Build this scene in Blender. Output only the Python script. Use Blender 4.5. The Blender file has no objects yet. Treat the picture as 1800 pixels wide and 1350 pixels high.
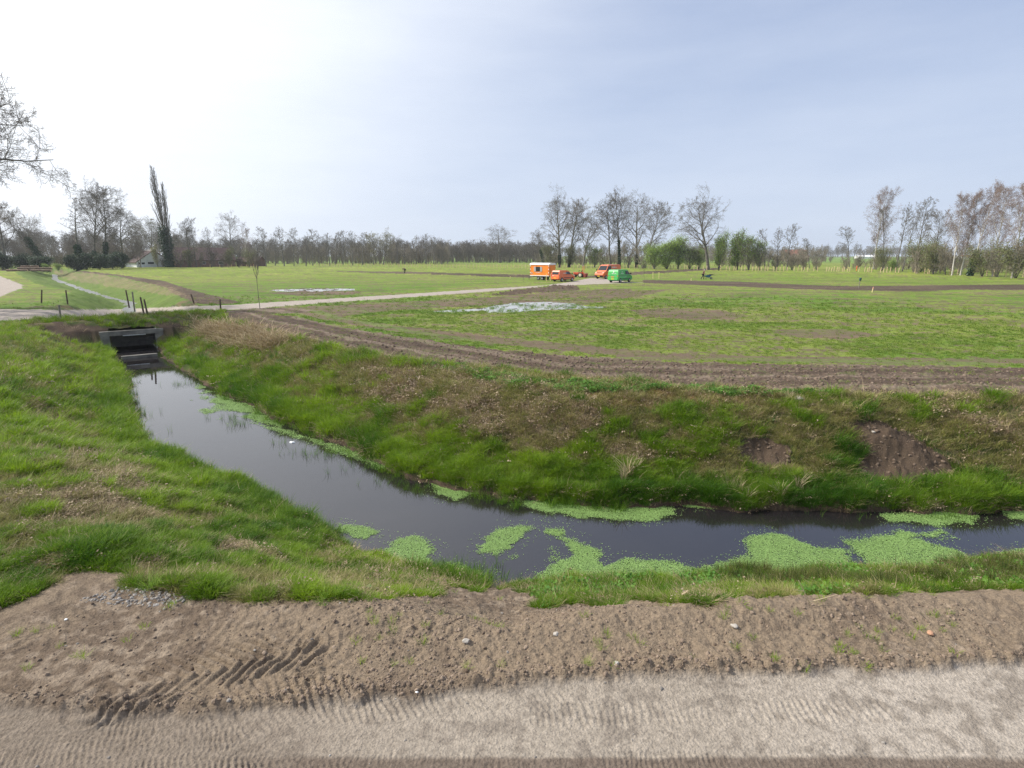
import bpy, bmesh, math, random
import numpy as np
from mathutils import Vector, Matrix, Euler
rad = math.radians
S = bpy.context.scene
COL = S.collection

# ------------------------------------------------------------------ camera
F, PITCH, HC, WL = 1000.0, rad(12.75), 4.3, -1.9
cam = bpy.data.cameras.new('camera'); cam.sensor_width = 36; cam.lens = 36 * F / 1800.0
cam.clip_start = 0.1; cam.clip_end = 8000
co = bpy.data.objects.new('camera', cam); COL.objects.link(co)
co.location = (0, 0, HC); co.rotation_euler = (math.pi / 2 - PITCH, 0, 0)
S.camera = co
CP, SP = math.cos(PITCH), math.sin(PITCH)

# ------------------------------------------------------------------ light
SUN_EL, SUN_AZ = rad(42), rad(-80)          # azimuth clockwise from +Y
w = bpy.data.worlds.new('World'); S.world = w; w.use_nodes = True
nt = w.node_tree; nt.nodes.clear()
out = nt.nodes.new('ShaderNodeOutputWorld'); bg = nt.nodes.new('ShaderNodeBackground')
sky = nt.nodes.new('ShaderNodeTexSky'); sky.sky_type = 'NISHITA'; sky.sun_disc = False
sky.sun_elevation = SUN_EL; sky.sun_rotation = SUN_AZ
sky.air_density = 1.0; sky.dust_density = 1.6; sky.ozone_density = 1.6; sky.altitude = 0
bg.inputs[1].default_value = 0.095
# thin veil of high cloud, whiter towards the sun
tc = nt.nodes.new('ShaderNodeTexCoord')
sunv = Vector((math.sin(SUN_AZ) * math.cos(SUN_EL), math.cos(SUN_AZ) * math.cos(SUN_EL), math.sin(SUN_EL)))
dt = nt.nodes.new('ShaderNodeVectorMath'); dt.operation = 'DOT_PRODUCT'; dt.inputs[1].default_value = sunv
nt.links.new(tc.outputs['Generated'], dt.inputs[0])
mr = nt.nodes.new('ShaderNodeMapRange'); mr.interpolation_type = 'SMOOTHSTEP'
mr.inputs[1].default_value = 0.10; mr.inputs[2].default_value = 0.86; mr.inputs[3].default_value = 0.0; mr.inputs[4].default_value = 0.97
nt.links.new(dt.outputs['Value'], mr.inputs[0])
mp = nt.nodes.new('ShaderNodeMapping'); mp.inputs['Scale'].default_value = (1.2, 1.2, 5.5)
mp.inputs['Rotation'].default_value = (0.25, 0.12, 0.3)
nt.links.new(tc.outputs['Generated'], mp.inputs[0])
nz = nt.nodes.new('ShaderNodeTexNoise'); nz.inputs['Scale'].default_value = 2.2; nz.inputs['Detail'].default_value = 7
nz.inputs['Roughness'].default_value = 0.55
nt.links.new(mp.outputs[0], nz.inputs[0])
mr2 = nt.nodes.new('ShaderNodeMapRange'); mr2.inputs[1].default_value = 0.35; mr2.inputs[2].default_value = 0.72
mr2.inputs[3].default_value = 0.0; mr2.inputs[4].default_value = 0.13
nt.links.new(nz.outputs[0], mr2.inputs[0])
ad = nt.nodes.new('ShaderNodeMath'); ad.operation = 'ADD'; ad.use_clamp = True
nt.links.new(mr.outputs[0], ad.inputs[0]); nt.links.new(mr2.outputs[0], ad.inputs[1])
# pale haze of thin high cloud over the whole sky, denser low down
sp_ = nt.nodes.new('ShaderNodeSeparateXYZ'); nt.links.new(tc.outputs['Generated'], sp_.inputs[0])
hz = nt.nodes.new('ShaderNodeMapRange'); hz.interpolation_type = 'SMOOTHSTEP'
hz.inputs[1].default_value = 0.0; hz.inputs[2].default_value = 0.42; hz.inputs[3].default_value = 0.95; hz.inputs[4].default_value = 0.62
nt.links.new(sp_.outputs[2], hz.inputs[0])
veil = nt.nodes.new('ShaderNodeMix'); veil.data_type = 'RGBA'
hz2 = nt.nodes.new('ShaderNodeMapRange'); hz2.inputs[1].default_value = 0.0; hz2.inputs[2].default_value = 0.45
nt.links.new(sp_.outputs[2], hz2.inputs[0]); nt.links.new(hz2.outputs[0], veil.inputs[0])
veil.inputs[6].default_value = (6.3, 7.2, 8.7, 1); veil.inputs[7].default_value = (4.6, 5.7, 8.6, 1)
mh = nt.nodes.new('ShaderNodeMix'); mh.data_type = 'RGBA'
nt.links.new(hz.outputs[0], mh.inputs[0]); nt.links.new(sky.outputs[0], mh.inputs[6]); nt.links.new(veil.outputs[2], mh.inputs[7])
mx = nt.nodes.new('ShaderNodeMix'); mx.data_type = 'RGBA'
nt.links.new(ad.outputs[0], mx.inputs[0]); nt.links.new(mh.outputs[2], mx.inputs[6])
mx.inputs[7].default_value = (11.4, 11.7, 12.1, 1)
nt.links.new(mx.outputs[2], bg.inputs[0]); nt.links.new(bg.outputs[0], out.inputs[0])
sl = bpy.data.lights.new('sun', 'SUN'); sl.energy = 4.9; sl.angle = rad(1.2); sl.color = (1, 0.94, 0.85)
so = bpy.data.objects.new('sun', sl); COL.objects.link(so)
so.rotation_euler = sunv.to_track_quat('Z', 'Y').to_euler(); so.location = (-60, 0, 60)
S.view_settings.view_transform = 'Standard'; S.view_settings.look = 'None'
S.view_settings.exposure = 0.15; S.view_settings.gamma = 1
S.cycles.max_bounces = 6; S.cycles.transparent_max_bounces = 8; S.cycles.diffuse_bounces = 2
S.cycles.glossy_bounces = 2; S.cycles.transmission_bounces = 3; S.cycles.volume_bounces = 0
S.cycles.use_denoising = True; S.cycles.denoising_prefilter = 'NONE'

HAZE = 0.00020
# ------------------------------------------------------------------ pixel <-> world helpers
def at(px, py, z=0.0):
    u = (px - 900) / F; v = (py - 675) / F
    dy = CP - v * SP; dz = -SP - v * CP
    t = (z - HC) / dz
    return Vector((u * t, dy * t, z))
def at_depth(px, py, Y):
    u = (px - 900) / F; v = (py - 675) / F
    dy = CP - v * SP; dz = -SP - v * CP
    t = Y / dy
    return Vector((u * t, Y, HC + dz * t))
def proj(x, y, z):
    d = y * CP - (z - HC) * SP
    d = np.where(d < 0.3, 0.3, d)
    return 900 + F * x / d, 675 + F * (-(z - HC) * CP - y * SP) / d

def _h(ix, iy, s):
    n = (ix.astype(np.int64) * 374761393 + iy.astype(np.int64) * 668265263 + s * 2147483647) & 0xffffffff
    n = ((n ^ (n >> 13)) * 1274126177) & 0xffffffff
    n = n ^ (n >> 16)
    return (n & 0xffff) / 65535.0
def vn(x, y, s=0):
    ix = np.floor(x); iy = np.floor(y); fx = x - ix; fy = y - iy
    fx = fx * fx * (3 - 2 * fx); fy = fy * fy * (3 - 2 * fy)
    a = _h(ix, iy, s); b = _h(ix + 1, iy, s); c = _h(ix, iy + 1, s); d = _h(ix + 1, iy + 1, s)
    return (a * (1 - fx) + b * fx) * (1 - fy) + (c * (1 - fx) + d * fx) * fy
def fbm(x, y, f, o=4, s=0, g=0.5):
    r = 0; a = 1; t = 0
    for i in range(o):
        ang = 0.6 * i + 0.3
        ca, sa = math.cos(ang), math.sin(ang)
        r = r + a * vn((x * ca - y * sa) * f, (x * sa + y * ca) * f, s + i * 7); t += a; a *= g; f *= 2.03
    return r / t
def ss(x, a, b):
    t = np.clip((x - a) / (b - a), 0, 1); return t * t * (3 - 2 * t)
def inpoly(px, py, P):
    m = np.zeros(px.shape, bool); n = len(P)
    for i in range(n):
        x0, y0 = P[i]; x1, y1 = P[(i + 1) % n]
        if y0 == y1: continue
        c = ((y0 > py) != (y1 > py)) & (px < (x1 - x0) * (py - y0) / (y1 - y0) + x0)
        m ^= c
    return m
def polydist(x, y, P, closed=False):
    """unsigned distance, arc length, signed side offset along a world polyline"""
    best = np.full(x.shape, 1e9); arc = np.zeros(x.shape); side = np.zeros(x.shape); L = 0
    n = len(P) if closed else len(P) - 1
    for i in range(n):
        ax, ay = P[i][:2]; bx, by = P[(i + 1) % len(P)][:2]
        ex, ey = bx - ax, by - ay; l2 = ex * ex + ey * ey; l = math.sqrt(l2)
        t = np.clip(((x - ax) * ex + (y - ay) * ey) / l2, 0, 1)
        qx = x - ax - t * ex; qy = y - ay - t * ey
        d = np.hypot(qx, qy); m = d < best
        best = np.where(m, d, best); arc = np.where(m, L + t * l, arc)
        side = np.where(m, np.sign(ex * qy - ey * qx) * d, side); L += l
    return best, arc, side

# ------------------------------------------------------------------ materials
def mat(name, col=(0.5, 0.5, 0.5), rough=0.8, metal=0.0, noise=0.0, scale=5.0, bump=0.0, bscale=None, spec=0.4):
    m = bpy.data.materials.new(name); m.use_nodes = True; n = m.node_tree; b = n.nodes['Principled BSDF']
    b.inputs['Base Color'].default_value = (*col, 1); b.inputs['Roughness'].default_value = rough
    b.inputs['Metallic'].default_value = metal; b.inputs['Specular IOR Level'].default_value = spec
    if noise or bump:
        g = n.nodes.new('ShaderNodeNewGeometry'); t = n.nodes.new('ShaderNodeTexNoise')
        tcn = n.nodes.new('ShaderNodeTexCoord')
        n.links.new(tcn.outputs['Object'], t.inputs[0]); t.inputs['Scale'].default_value = scale; t.inputs['Detail'].default_value = 6
        if noise:
            r = n.nodes.new('ShaderNodeMapRange'); r.inputs[1].default_value = .3; r.inputs[2].default_value = .7
            r.inputs[3].default_value = 1 - noise; r.inputs[4].default_value = 1 + noise
            n.links.new(t.outputs[0], r.inputs[0])
            v = n.nodes.new('ShaderNodeVectorMath'); v.operation = 'SCALE'; v.inputs[0].default_value = col
            n.links.new(r.outputs[0], v.inputs['Scale']); n.links.new(v.outputs[0], b.inputs['Base Color'])
        if bump:
            t2 = n.nodes.new('ShaderNodeTexNoise'); t2.inputs['Scale'].default_value = bscale or scale; t2.inputs['Detail'].default_value = 5
            n.links.new(tcn.outputs['Object'], t2.inputs[0])
            bp = n.nodes.new('ShaderNodeBump'); bp.inputs['Strength'].default_value = bump; bp.inputs['Distance'].default_value = 0.03
            n.links.new(t2.outputs[0], bp.inputs['Height']); n.links.new(bp.outputs[0], b.inputs['Normal'])
    return m
def leafmat(name, c0, c1, transl=0.35, rough=0.6, inst=True):
    m = bpy.data.materials.new(name); m.use_nodes = True; n = m.node_tree; n.nodes.clear()
    o = n.nodes.new('ShaderNodeOutputMaterial')
    mx = n.nodes.new('ShaderNodeMix'); mx.data_type = 'RGBA'
    mx.inputs[6].default_value = (*c0, 1); mx.inputs[7].default_value = (*c1, 1)
    if inst:
        a = n.nodes.new('ShaderNodeAttribute'); a.attribute_type = 'INSTANCER'; a.attribute_name = 'tint'
        n.links.new(a.outputs['Fac'], mx.inputs[0])
    else:
        g = n.nodes.new('ShaderNodeNewGeometry'); n.links.new(g.outputs['Random Per Island'], mx.inputs[0])
    d = n.nodes.new('ShaderNodeBsdfPrincipled'); d.inputs['Roughness'].default_value = rough; d.inputs['Specular IOR Level'].default_value = 0.25
    t = n.nodes.new('ShaderNodeBsdfTranslucent'); ms = n.nodes.new('ShaderNodeMixShader'); ms.inputs[0].default_value = transl
    n.links.new(mx.outputs[2], d.inputs['Base Color']); n.links.new(mx.outputs[2], t.inputs[0])
    n.links.new(d.outputs[0], ms.inputs[1]); n.links.new(t.outputs[0], ms.inputs[2]); n.links.new(ms.outputs[0], o.inputs[0])
    return m

# ------------------------------------------------------------------ object helpers
def tag(o, label=None, cat=None, group=None, kind=None):
    if label: o['label'] = label
    if cat: o['category'] = cat
    if group: o['group'] = group
    if kind: o['kind'] = kind
    return o
def thing(name, label, cat, loc=(0, 0, 0), rz=0.0, group=None):
    o = bpy.data.objects.new(name, None); COL.objects.link(o); o.location = loc; o.rotation_euler = (0, 0, rz)
    o.empty_display_size = 0.3
    return tag(o, label, cat, group)
def link(name, me, m=None, parent=None):
    o = bpy.data.objects.new(name, me)
    if m and not me.materials: me.materials.append(m)
    COL.objects.link(o); o.parent = parent
    return o
def npmesh(name, V, faces, smooth=False):
    me = bpy.data.meshes.new(name)
    V = np.asarray(V, np.float32); faces = np.asarray(faces, np.int32)
    k = faces.shape[1]
    me.vertices.add(len(V)); me.vertices.foreach_set('co', V.ravel())
    me.loops.add(faces.size); me.loops.foreach_set('vertex_index', faces.ravel())
    me.polygons.add(len(faces)); me.polygons.foreach_set('loop_start', np.arange(0, faces.size, k, dtype=np.int32))
    me.update(calc_edges=True)
    me.polygons.foreach_set('use_smooth', np.full(len(faces), smooth))
    return me
def kids(o): return [c for c in o.children]
def copy_tree(o, parent=None):
    c = o.copy(); COL.objects.link(c); c.parent = parent
    if parent is not None: c.matrix_parent_inverse = o.matrix_parent_inverse.copy()
    for ch in kids(o): copy_tree(ch, c)
    return c
class MB:
    """collects simple shapes into one bmesh"""
    def __init__(s): s.b = bmesh.new()
    def box(s, c, d, rz=0, bev=0, rx=0, ry=0):
        M = Matrix.Translation(c) @ Euler((rx, ry, rz)).to_matrix().to_4x4() @ Matrix.Diagonal((*d, 1))
        r = bmesh.ops.create_cube(s.b, size=1, matrix=M)
        if bev:
            e = list({e for v in r['verts'] for e in v.link_edges})
            bmesh.ops.bevel(s.b, geom=e, offset=bev, segments=2, affect='EDGES', profile=0.6)
        return s
    def tube(s, p, q, r, r2=None, n=8):
        p = Vector(p); q = Vector(q); d = q - p
        M = Matrix.Translation((p + q) / 2) @ d.to_track_quat('Z', 'Y').to_matrix().to_4x4()
        bmesh.ops.create_cone(s.b, cap_ends=True, segments=n, radius1=r, radius2=r if r2 is None else r2, depth=d.length, matrix=M)
        return s
    def ball(s, c, r, d=(1, 1, 1), n=2):
        M = Matrix.Translation(c) @ Matrix.Diagonal((d[0] * r, d[1] * r, d[2] * r, 1))
        bmesh.ops.create_icosphere(s.b, subdivisions=n, radius=1, matrix=M); return s
    def poly(s, pts):
        vs = [s.b.verts.new(p) for p in pts]; s.b.faces.new(vs); return s
    def prism(s, pts, d):
        """polygon extruded by vector d"""
        d = Vector(d); a = [s.b.verts.new(p) for p in pts]; b = [s.b.verts.new(Vector(p) + d) for p in pts]
        n = len(pts); s.b.faces.new(a); s.b.faces.new(b[::-1])
        for i in range(n): s.b.faces.new((a[i], b[i], b[(i + 1) % n], a[(i + 1) % n]))
        return s
    def build(s, name, m, parent=None, smooth=False):
        bmesh.ops.recalc_face_normals(s.b, faces=s.b.faces)
        me = bpy.data.meshes.new(name); s.b.to_mesh(me); s.b.free()
        me.materials.append(m)
        if smooth:
            me.polygons.foreach_set('use_smooth', [True] * len(me.polygons))
        return link(name, me, None, parent)

# ================================================================== TERRAIN
def W2(px, py, z=WL): p = at(px, py, z); return (p.x, p.y)
HWR, HWL = (-24.35, 38.55), (-26.35, 37.05)       # ends of the culvert mouth
far_e = [(60, 13.2)] + [W2(*p) for p in [(2600, 912), (2200, 908), (1800, 900), (1700, 908), (1600, 900), (1500, 906), (1400, 903),
    (1300, 900), (1200, 890), (1100, 888), (1000, 882), (920, 884), (860, 870), (800, 858), (745, 850), (690, 833), (620, 797),
    (560, 768), (500, 747), (445, 714), (400, 700), (345, 664), (318, 647), (292, 634)]]
near_e = [W2(*p) for p in [(214, 640), (222, 655), (228, 700), (237, 760), (270, 792), (330, 822), (400, 852), (470, 888),
    (560, 932), (640, 970), (700, 1003), (760, 1016), (850, 1030), (920, 1034), (1000, 1026), (1200, 1018), (1400, 1010),
    (1600, 1002), (1800, 993), (2200, 985), (2600, 975)]] + [(60, 9.9)]
WATER = far_e + [HWR, HWL] + near_e
SIDE = [(-31.3, 46.2), (-38, 57), (-45, 67), W2(230, 533), W2(180, 520), W2(135, 505), W2(97, 492), (-150, 190), (-210, 230)]
hwc = ((HWR[0] + HWL[0]) / 2, (HWR[1] + HWL[1]) / 2)
hu = Vector((HWR[0] - HWL[0], HWR[1] - HWL[1])).normalized(); hn = Vector((-hu.y, hu.x))   # along wall, and into the bank

# land cover outlines, in photo pixels on the ground they lie on
PATH = [(-700, 545), (0, 543), (106, 545), (227, 543), (340, 538), (400, 536.5), (450, 533), (567, 526), (705, 517.5), (850, 508), (952, 502),
        (1005, 495.5), (1035, 489), (1070, 489), (1100, 495), (1130, 497), (1072, 498.5), (990, 502), (961, 504), (850, 513), (705, 523.5), (567, 533),
        (460, 541.5), (388, 545), (290, 549), (224, 553), (108, 559), (0, 564), (-700, 590)]
ROAD = [(-900, 440), (-300, 468), (0, 485), (20, 493), (40, 501), (38, 507), (15, 515), (0, 522), (-100, 545), (-700, 600)]
DIRTLINE = [(-2500, 1300), (-400, 1165), (0, 1075), (40, 1058), (80, 1040), (110, 1005), (150, 1000), (230, 1015), (260, 1040), (330, 1045), (430, 1058),
        (520, 1052), (600, 1062), (700, 1050), (780, 1040), (860, 1034), (915, 1035), (930, 1068), (1000, 1070), (1100, 1062), (1200, 1060),
        (1300, 1056), (1400, 1048), (1600, 1040), (1800, 1036), (2500, 1000), (5000, 950)]
SOIL = [[(390, 548), (440, 541), (515, 541), (560, 546), (475, 553), (520, 556), (560, 566), (600, 575), (700, 590), (800, 605), (900, 618), (1000, 625),
         (1100, 632), (1200, 637), (1400, 640), (1600, 643), (1800, 646), (2600, 660), (2600, 716), (1800, 698), (1500, 694), (1400, 690), (1300, 686), (1150, 676),
         (1050, 668), (1000, 663), (900, 654), (830, 645), (760, 641), (700, 634), (620, 619), (560, 603), (500, 589), (440, 573), (400, 560)],
        [(115, 475), (150, 476.5), (214, 483.5), (252, 489), (290, 494), (315, 503), (353, 514), (390, 523), (428, 532), (400, 534), (352, 534), (332, 528), (302, 514), (290, 504), (239, 493), (207, 485), (150, 480)],
        [(590, 476), (680, 477.5), (740, 478), (800, 480), (930, 483), (935, 488), (850, 486), (780, 483), (700, 481), (640, 479), (590, 477)],
        [(1020, 487), (1060, 482), (1130, 477), (1200, 474), (1260, 471), (1262, 474), (1200, 477.5), (1130, 482), (1060, 488)],
        [(1130, 497), (1130, 492), (1200, 493), (1300, 495), (1400, 500), (1500, 503), (1620, 501.5), (1800, 500), (2600, 497), (2600, 512), (1800, 510), (1700, 509), (1620, 512),
         (1500, 510.5), (1400, 508), (1300, 504), (1200, 500)],
        [(865, 519), (900, 511), (950, 506), (985, 502), (1012, 505), (1020, 510), (1000, 512), (950, 515), (900, 519)],
        [(0, 476), (60, 476.5), (120, 477), (120, 475), (0, 474)]]
HALF = [[(880, 522), (1000, 512), (1110, 507), (1110, 512), (1040, 519), (985, 526), (930, 526)], [(470, 544), (560, 548), (640, 565), (750, 578), (850, 590), (1000, 604), (1100, 615), (1200, 622), (1400, 627), (1600, 629), (1800, 631), (2600, 640), (2600, 652), (1800, 641), (1600, 642),
         (1400, 638), (1200, 634), (1100, 629), (1000, 617), (900, 607), (800, 597), (700, 583), (600, 568), (540, 557), (500, 548)],
        [(1105, 545), (1180, 541), (1270, 545), (1310, 556), (1290, 562), (1200, 561), (1130, 556)],
        [(900, 540), (1100, 512), (1180, 508), (1130, 520), (1060, 530), (980, 545)],
        [(1350, 580), (1480, 578), (1560, 590), (1480, 596), (1380, 592)],
        [(470, 515), (530, 511), (640, 512), (620, 518), (530, 520)],
        [(440, 545), (900, 520), (1000, 530), (700, 545), (600, 556), (500, 552)]]
MUD = [[(1292, 775), (1340, 768), (1400, 790), (1395, 815), (1330, 830), (1300, 810)],
       [(1482, 745), (1560, 742), (1600, 765), (1690, 820), (1650, 845), (1560, 850), (1500, 820), (1520, 790)]]
LITTER = [[(640, 640), (760, 650), (1000, 690), (1180, 800), (980, 800), (860, 760), (720, 720), (640, 690)],
          [(1600, 700), (1800, 700), (1800, 770), (1700, 760)], [(0, 880), (180, 850), (260, 900), (330, 990), (200, 1010), (100, 1010), (0, 960)],
          [(100, 780), (240, 850), (420, 960), (560, 1020), (430, 1050), (300, 960), (160, 860)]]
SHELF = [[(960, 665), (1150, 680), (1420, 692), (1420, 705), (1300, 712), (1100, 718), (980, 700)]]
STRAW = [[(90, 478), (160, 479), (240, 494), (300, 506), (330, 520), (290, 518), (220, 508), (150, 497), (100, 486)],
         [(340, 565), (440, 575), (520, 600), (470, 620), (400, 605), (345, 590)]]
BARE = [[(100, 565), (190, 575), (205, 600), (120, 600), (70, 580)], [(275, 570), (320, 565), (330, 590), (290, 600)]]
def anypoly(px, py, L):
    m = np.zeros(px.shape, bool)
    for P in L: m |= inpoly(px, py, P)
    return m
PUD = [([(755, 548), (790, 544), (850, 541), (868, 537), (905, 532), (960, 530), (1010, 533), (1030, 538), (1068, 539), (1060, 542), (1000, 543), (950, 545), (900, 549), (858, 549), (850, 545), (800, 549)]),
       ([(472, 510), (500, 508), (560, 507), (622, 507), (625, 510), (560, 512), (490, 512)])]

# tyre tracks on the foreground sand: (pixel line, width, lug pitch, depth, style)
TRACKS = [([(180, 1225), (300, 1195), (430, 1160), (545, 1130)], 0.78, 0.15, 0.024, 'chev'),
          ([(-200, 1090), (0, 1110), (60, 1130), (130, 1110), (190, 1060)], 0.45, 0.16, 0.02, 'lug'),
          ([(900, 1245), (1100, 1245), (1300, 1242), (1560, 1238)], 0.34, 0.068, 0.007, 'lug'),
          ([(250, 1290), (600, 1240), (1000, 1225)], 0.36, 0.075, 0.008, 'diag'),
          ([(-300, 1235), (0, 1262), (250, 1290), (500, 1325), (900, 1338), (1500, 1332), (2300, 1322)], 0.30, 0.05, 0.012, 'rut'),
          ([(-300, 1300), (0, 1300), (250, 1325), (500, 1375)], 0.42, 0.060, 0.007, 'diag'),
          ([(330, 1240), (460, 1215), (620, 1215)], 0.45, 0.10, 0.016, 'diag'),
          ([(-300, 1180), (0, 1200), (200, 1262), (420, 1290)], 0.34, 0.055, 0.008, 'diag'),
          ([(-300, 1330), (0, 1335), (300, 1345), (600, 1350)], 0.30, 0.06, 0.010, 'diag'),
          ([(540, 1120), (560, 1160), (520, 1210), (440, 1250)], 0.30, 0.10, 0.018, 'diag'),
          ([(20, 1130), (100, 1090), (200, 1068)], 0.34, 0.12, 0.018, 'diag'),
          ([(120, 1215), (160, 1165), (190, 1130)], 0.16, 0.5, 0.018, 'rut')]
TRW = [([tuple(at(x, y, 0)[:2]) for x, y in t[0]],) + t[1:] for t in TRACKS]
SANDEDGE = [(-2500, 1300), (0, 1235), (350, 1245), (600, 1222), (740, 1212), (880, 1200), (1000, 1187), (1200, 1179), (1400, 1170), (1600, 1165), (1800, 1160), (2600, 1140), (6000, 1100)]

def terrain(x, y):
    """returns z and the cover fields"""
    x = np.asarray(x, float); y = np.asarray(y, float)
    r = np.hypot(x, y)
    wx = x + 0.35 * (fbm(x, y, 0.9, 3, 11) - .5) * 2; wy = y + 0.35 * (fbm(x, y, 0.9, 3, 23) - .5) * 2
    near = (r < 95)
    d = np.full(x.shape, 99.0); sgn = np.ones(x.shape)
    if near.any():
        dd, _, _ = polydist(wx[near], wy[near], WATER, True)
        ins = inpoly(wx[near], wy[near], WATER); d[near] = np.where(ins, -dd, dd)
    nearside = ss(x, -6.5, -3) * (y < 11.6)
    W = 4.9 - 1.1 * nearside
    t = np.clip(d / W, 0, 1)
    prof = 0.12 * ss(t, 0, 0.05) + 0.88 * (t - (0.10 - .10 * nearside) * np.sin(2 * np.pi * t))
    prof = prof * (1 - nearside) + nearside * prof ** 1.4
    prof = np.where(t > 0.86, prof + (ss(t, 0.86, 1.0) * (1 - prof)), prof)
    z = np.where(d <= 0, WL - 0.5 * ss(-d, 0, 0.9) - 0.02, WL + 1.9 * np.clip(prof, 0, 1))
    # side ditch beyond the farm path
    ds, arc, _ = polydist(wx, wy, SIDE)
    ws = 0.2 + 0.55 * vn(arc * 0.4, arc * 0, 3)
    wid = 5.0 + 2.0 * ss(arc, 20, 60)
    zs = WL - 0.3 + 0.35 * ss(ds, ws * .5, ws) + 1.9 * ss((ds - ws) / wid, 0.0, 1.0)
    zs = np.where(ds < ws, WL - 0.3 + 0.33 * ss(ds, ws * .4, ws), WL + 0.03 + 1.87 * ss(ds - ws, 0, wid))
    z = np.minimum(z, zs)
    # embankment that carries the path over the culvert
    s = (x - hwc[0]) * hn.x + (y - hwc[1]) * hn.y; u = (x - hwc[0]) * hu.x + (y - hwc[1]) * hu.y
    e = np.where((s > 0.1) & (s < 9.2), np.minimum(-0.62 + 0.40 * (s - .1), 0), -9)
    e = np.where(s > 7.5, np.minimum(e, -(s - 7.5) * 1.0), e)
    e = np.where(np.abs(u) < 14, e, -9)
    z = np.maximum(z, e)
    # hummocks
    bank = (d > 0) & (d < W * 1.15) | ((ds > ws) & (ds < wid + ws))
    px, py = proj(x, y, z)
    jx = (fbm(x, y, 2.2, 4, 5, .6) - .5); jy = (fbm(x, y, 2.2, 4, 9, .6) - .5)
    sc = np.clip(F * 0.55 / np.maximum(r, 3), 1.2, 60)
    qx = px + jx * sc * 1.6; qy = py + jy * sc * 0.55 * np.clip(14 / r, 0.12, 1)
    dl = np.interp(qx, [p[0] for p in DIRTLINE], [p[1] for p in DIRTLINE])
    dirt = ((qy > dl) & (y < 20)) | (r < 3.0) | (y < 1)
    se = np.interp(qx * .3 + px * .7, [p[0] for p in SANDEDGE], [p[1] for p in SANDEDGE])
    sde = (py + jy * 30) - se
    sand = ss(sde, -2, 14) * dirt
    path = inpoly(px + jx * 4, py + jy * 1.2, PATH)
    road = inpoly(px + jx * 4, py + jy * 2, ROAD) & (r > 30)
    soil = anypoly(qx, qy, SOIL) & ~path & ~dirt & (r > 12)
    half = anypoly(qx, qy, HALF) & ~path & ~soil & ~dirt
    soil |= False; mud = anypoly(qx, qy, MUD) & (d > 0.2) & (d < 6)
    litter = anypoly(px + jx * 90, py + jy * 60, LITTER) & (d < 7) & ~dirt & (fbm(x, y, 1.1, 3, 511) > np.where(px < 600, .53, .44))
    shelf = anypoly(px + jx * 60, py + jy * 22, SHELF) & (d < 7)
    straw = anypoly(px + jx * 20, py + jy * 8, STRAW)
    bare = anypoly(px + jx * 20, py + jy * 8, BARE) | ((d > 0) & (d < 0.08))
    pud = anypoly(px + jx * 6, py + jy * 1.5, PUD)
    farsoil = soil & (r > 60)
    # relief
    n1 = fbm(x, y, 1.3, 4, 31) - .5
    clod = np.abs(fbm(x, y, 5.5, 3, 41, .6) - .5) * 2; fine = fbm(x, y, 16, 2, 43) - .5
    z = z + np.where(dirt, 0.05 * n1 * (1 - sand) + (1 - sand) * (.40 + .62 * ss(fbm(x, y, .5, 2, 521) + .0006 * (px - 500), .35, .62)) * (0.045 * (clod - .35) + 0.03 * fine + .022 * np.abs(fbm(x, y, 13, 3, 47, .65) - .5) * ss(fbm(x, y, .9, 2, 48), .35, .6) * 2) + sand * 0.006 * fine, 0)
    z = z + np.where(dirt, -0.06 * sand + 0.05 * np.exp(-((sde + 9) / 9) ** 2) * (0.5 + clod), 0)
    z = z + np.where(dirt, 0.10 * np.exp(-((py - dl - 22) / 26) ** 2) * (fbm(x, y, .7, 2, 77)), 0)
    z = z + np.where(soil | mud, 0.11 * (clod - .3) + 0.05 * fine + .05 * (fbm(d * 1.6, x * .05 + y * .02, 1.0, 3, 131, .6) - .5) * (r < 60), 0)
    z = z + np.where(half, 0.04 * (clod - .3), 0)
    z = z + (1 - .75 * nearside) * np.where(bank & ~dirt & ~path, 0.28 * n1 + 0.10 * (fbm(x, y, 3.5, 3, 51) - .5), 0)
    z = z + np.where(~bank & ~dirt & ~path & ~road, 0.05 * (fbm(x, y, 1.0, 3, 61) - .5), 0)
    z = z + np.where(path & ~road, 0.012 * n1 + 0.0, 0)
    # heaps of spoil
    for (hx, hy, sx, sy, hh) in HEAPS:
        g = np.exp(-(((x - hx) / sx) ** 2 + ((y - hy) / sy) ** 2)); z = z + hh * g * (0.55 + 0.9 * clod)
    z = np.where(pud & (fbm(x, y, 1.6, 3, 501) < np.where(px < 700, .60, .74)), -0.13, z)
    if dirt.any():
        lug = np.zeros(x.shape); k = dirt & (r < 14) & (y > 2)
        xx, yy = x[k], y[k]; acc = np.zeros(xx.shape); flat = np.zeros(xx.shape)
        for P, wd, pitch, dep, sty in TRW:
            dd, ar, sd = polydist(xx + .10 * (jx[k]), yy + .10 * jy[k], P); m = ss(-dd, -wd / 2, -wd / 2 + 0.05)
            if sty == 'chev': v = np.sin(2 * np.pi * (ar + np.abs(sd) * 0.9) / pitch)
            elif sty == 'diag': v = np.sin(2 * np.pi * (ar + sd * 0.6) / pitch)
            else: v = np.sin(2 * np.pi * ar / pitch)
            v = np.clip(v * 1.8, -1, 1)
            if sty == 'rut': v = v * .35 - 2.2 + 1.8 * np.exp(-((dd - wd * .25) / .03) ** 2)
            acc += m * dep * v * np.clip(1.5 * fbm(xx, yy, 1.6, 3, 71) - .25, .1, 1.2) ; flat = np.maximum(flat, m)
        lug[k] = acc; z = z + lug
    upper = (d > 2.3) & (d < 6) & (y > 12) & (px > 520)
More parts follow.
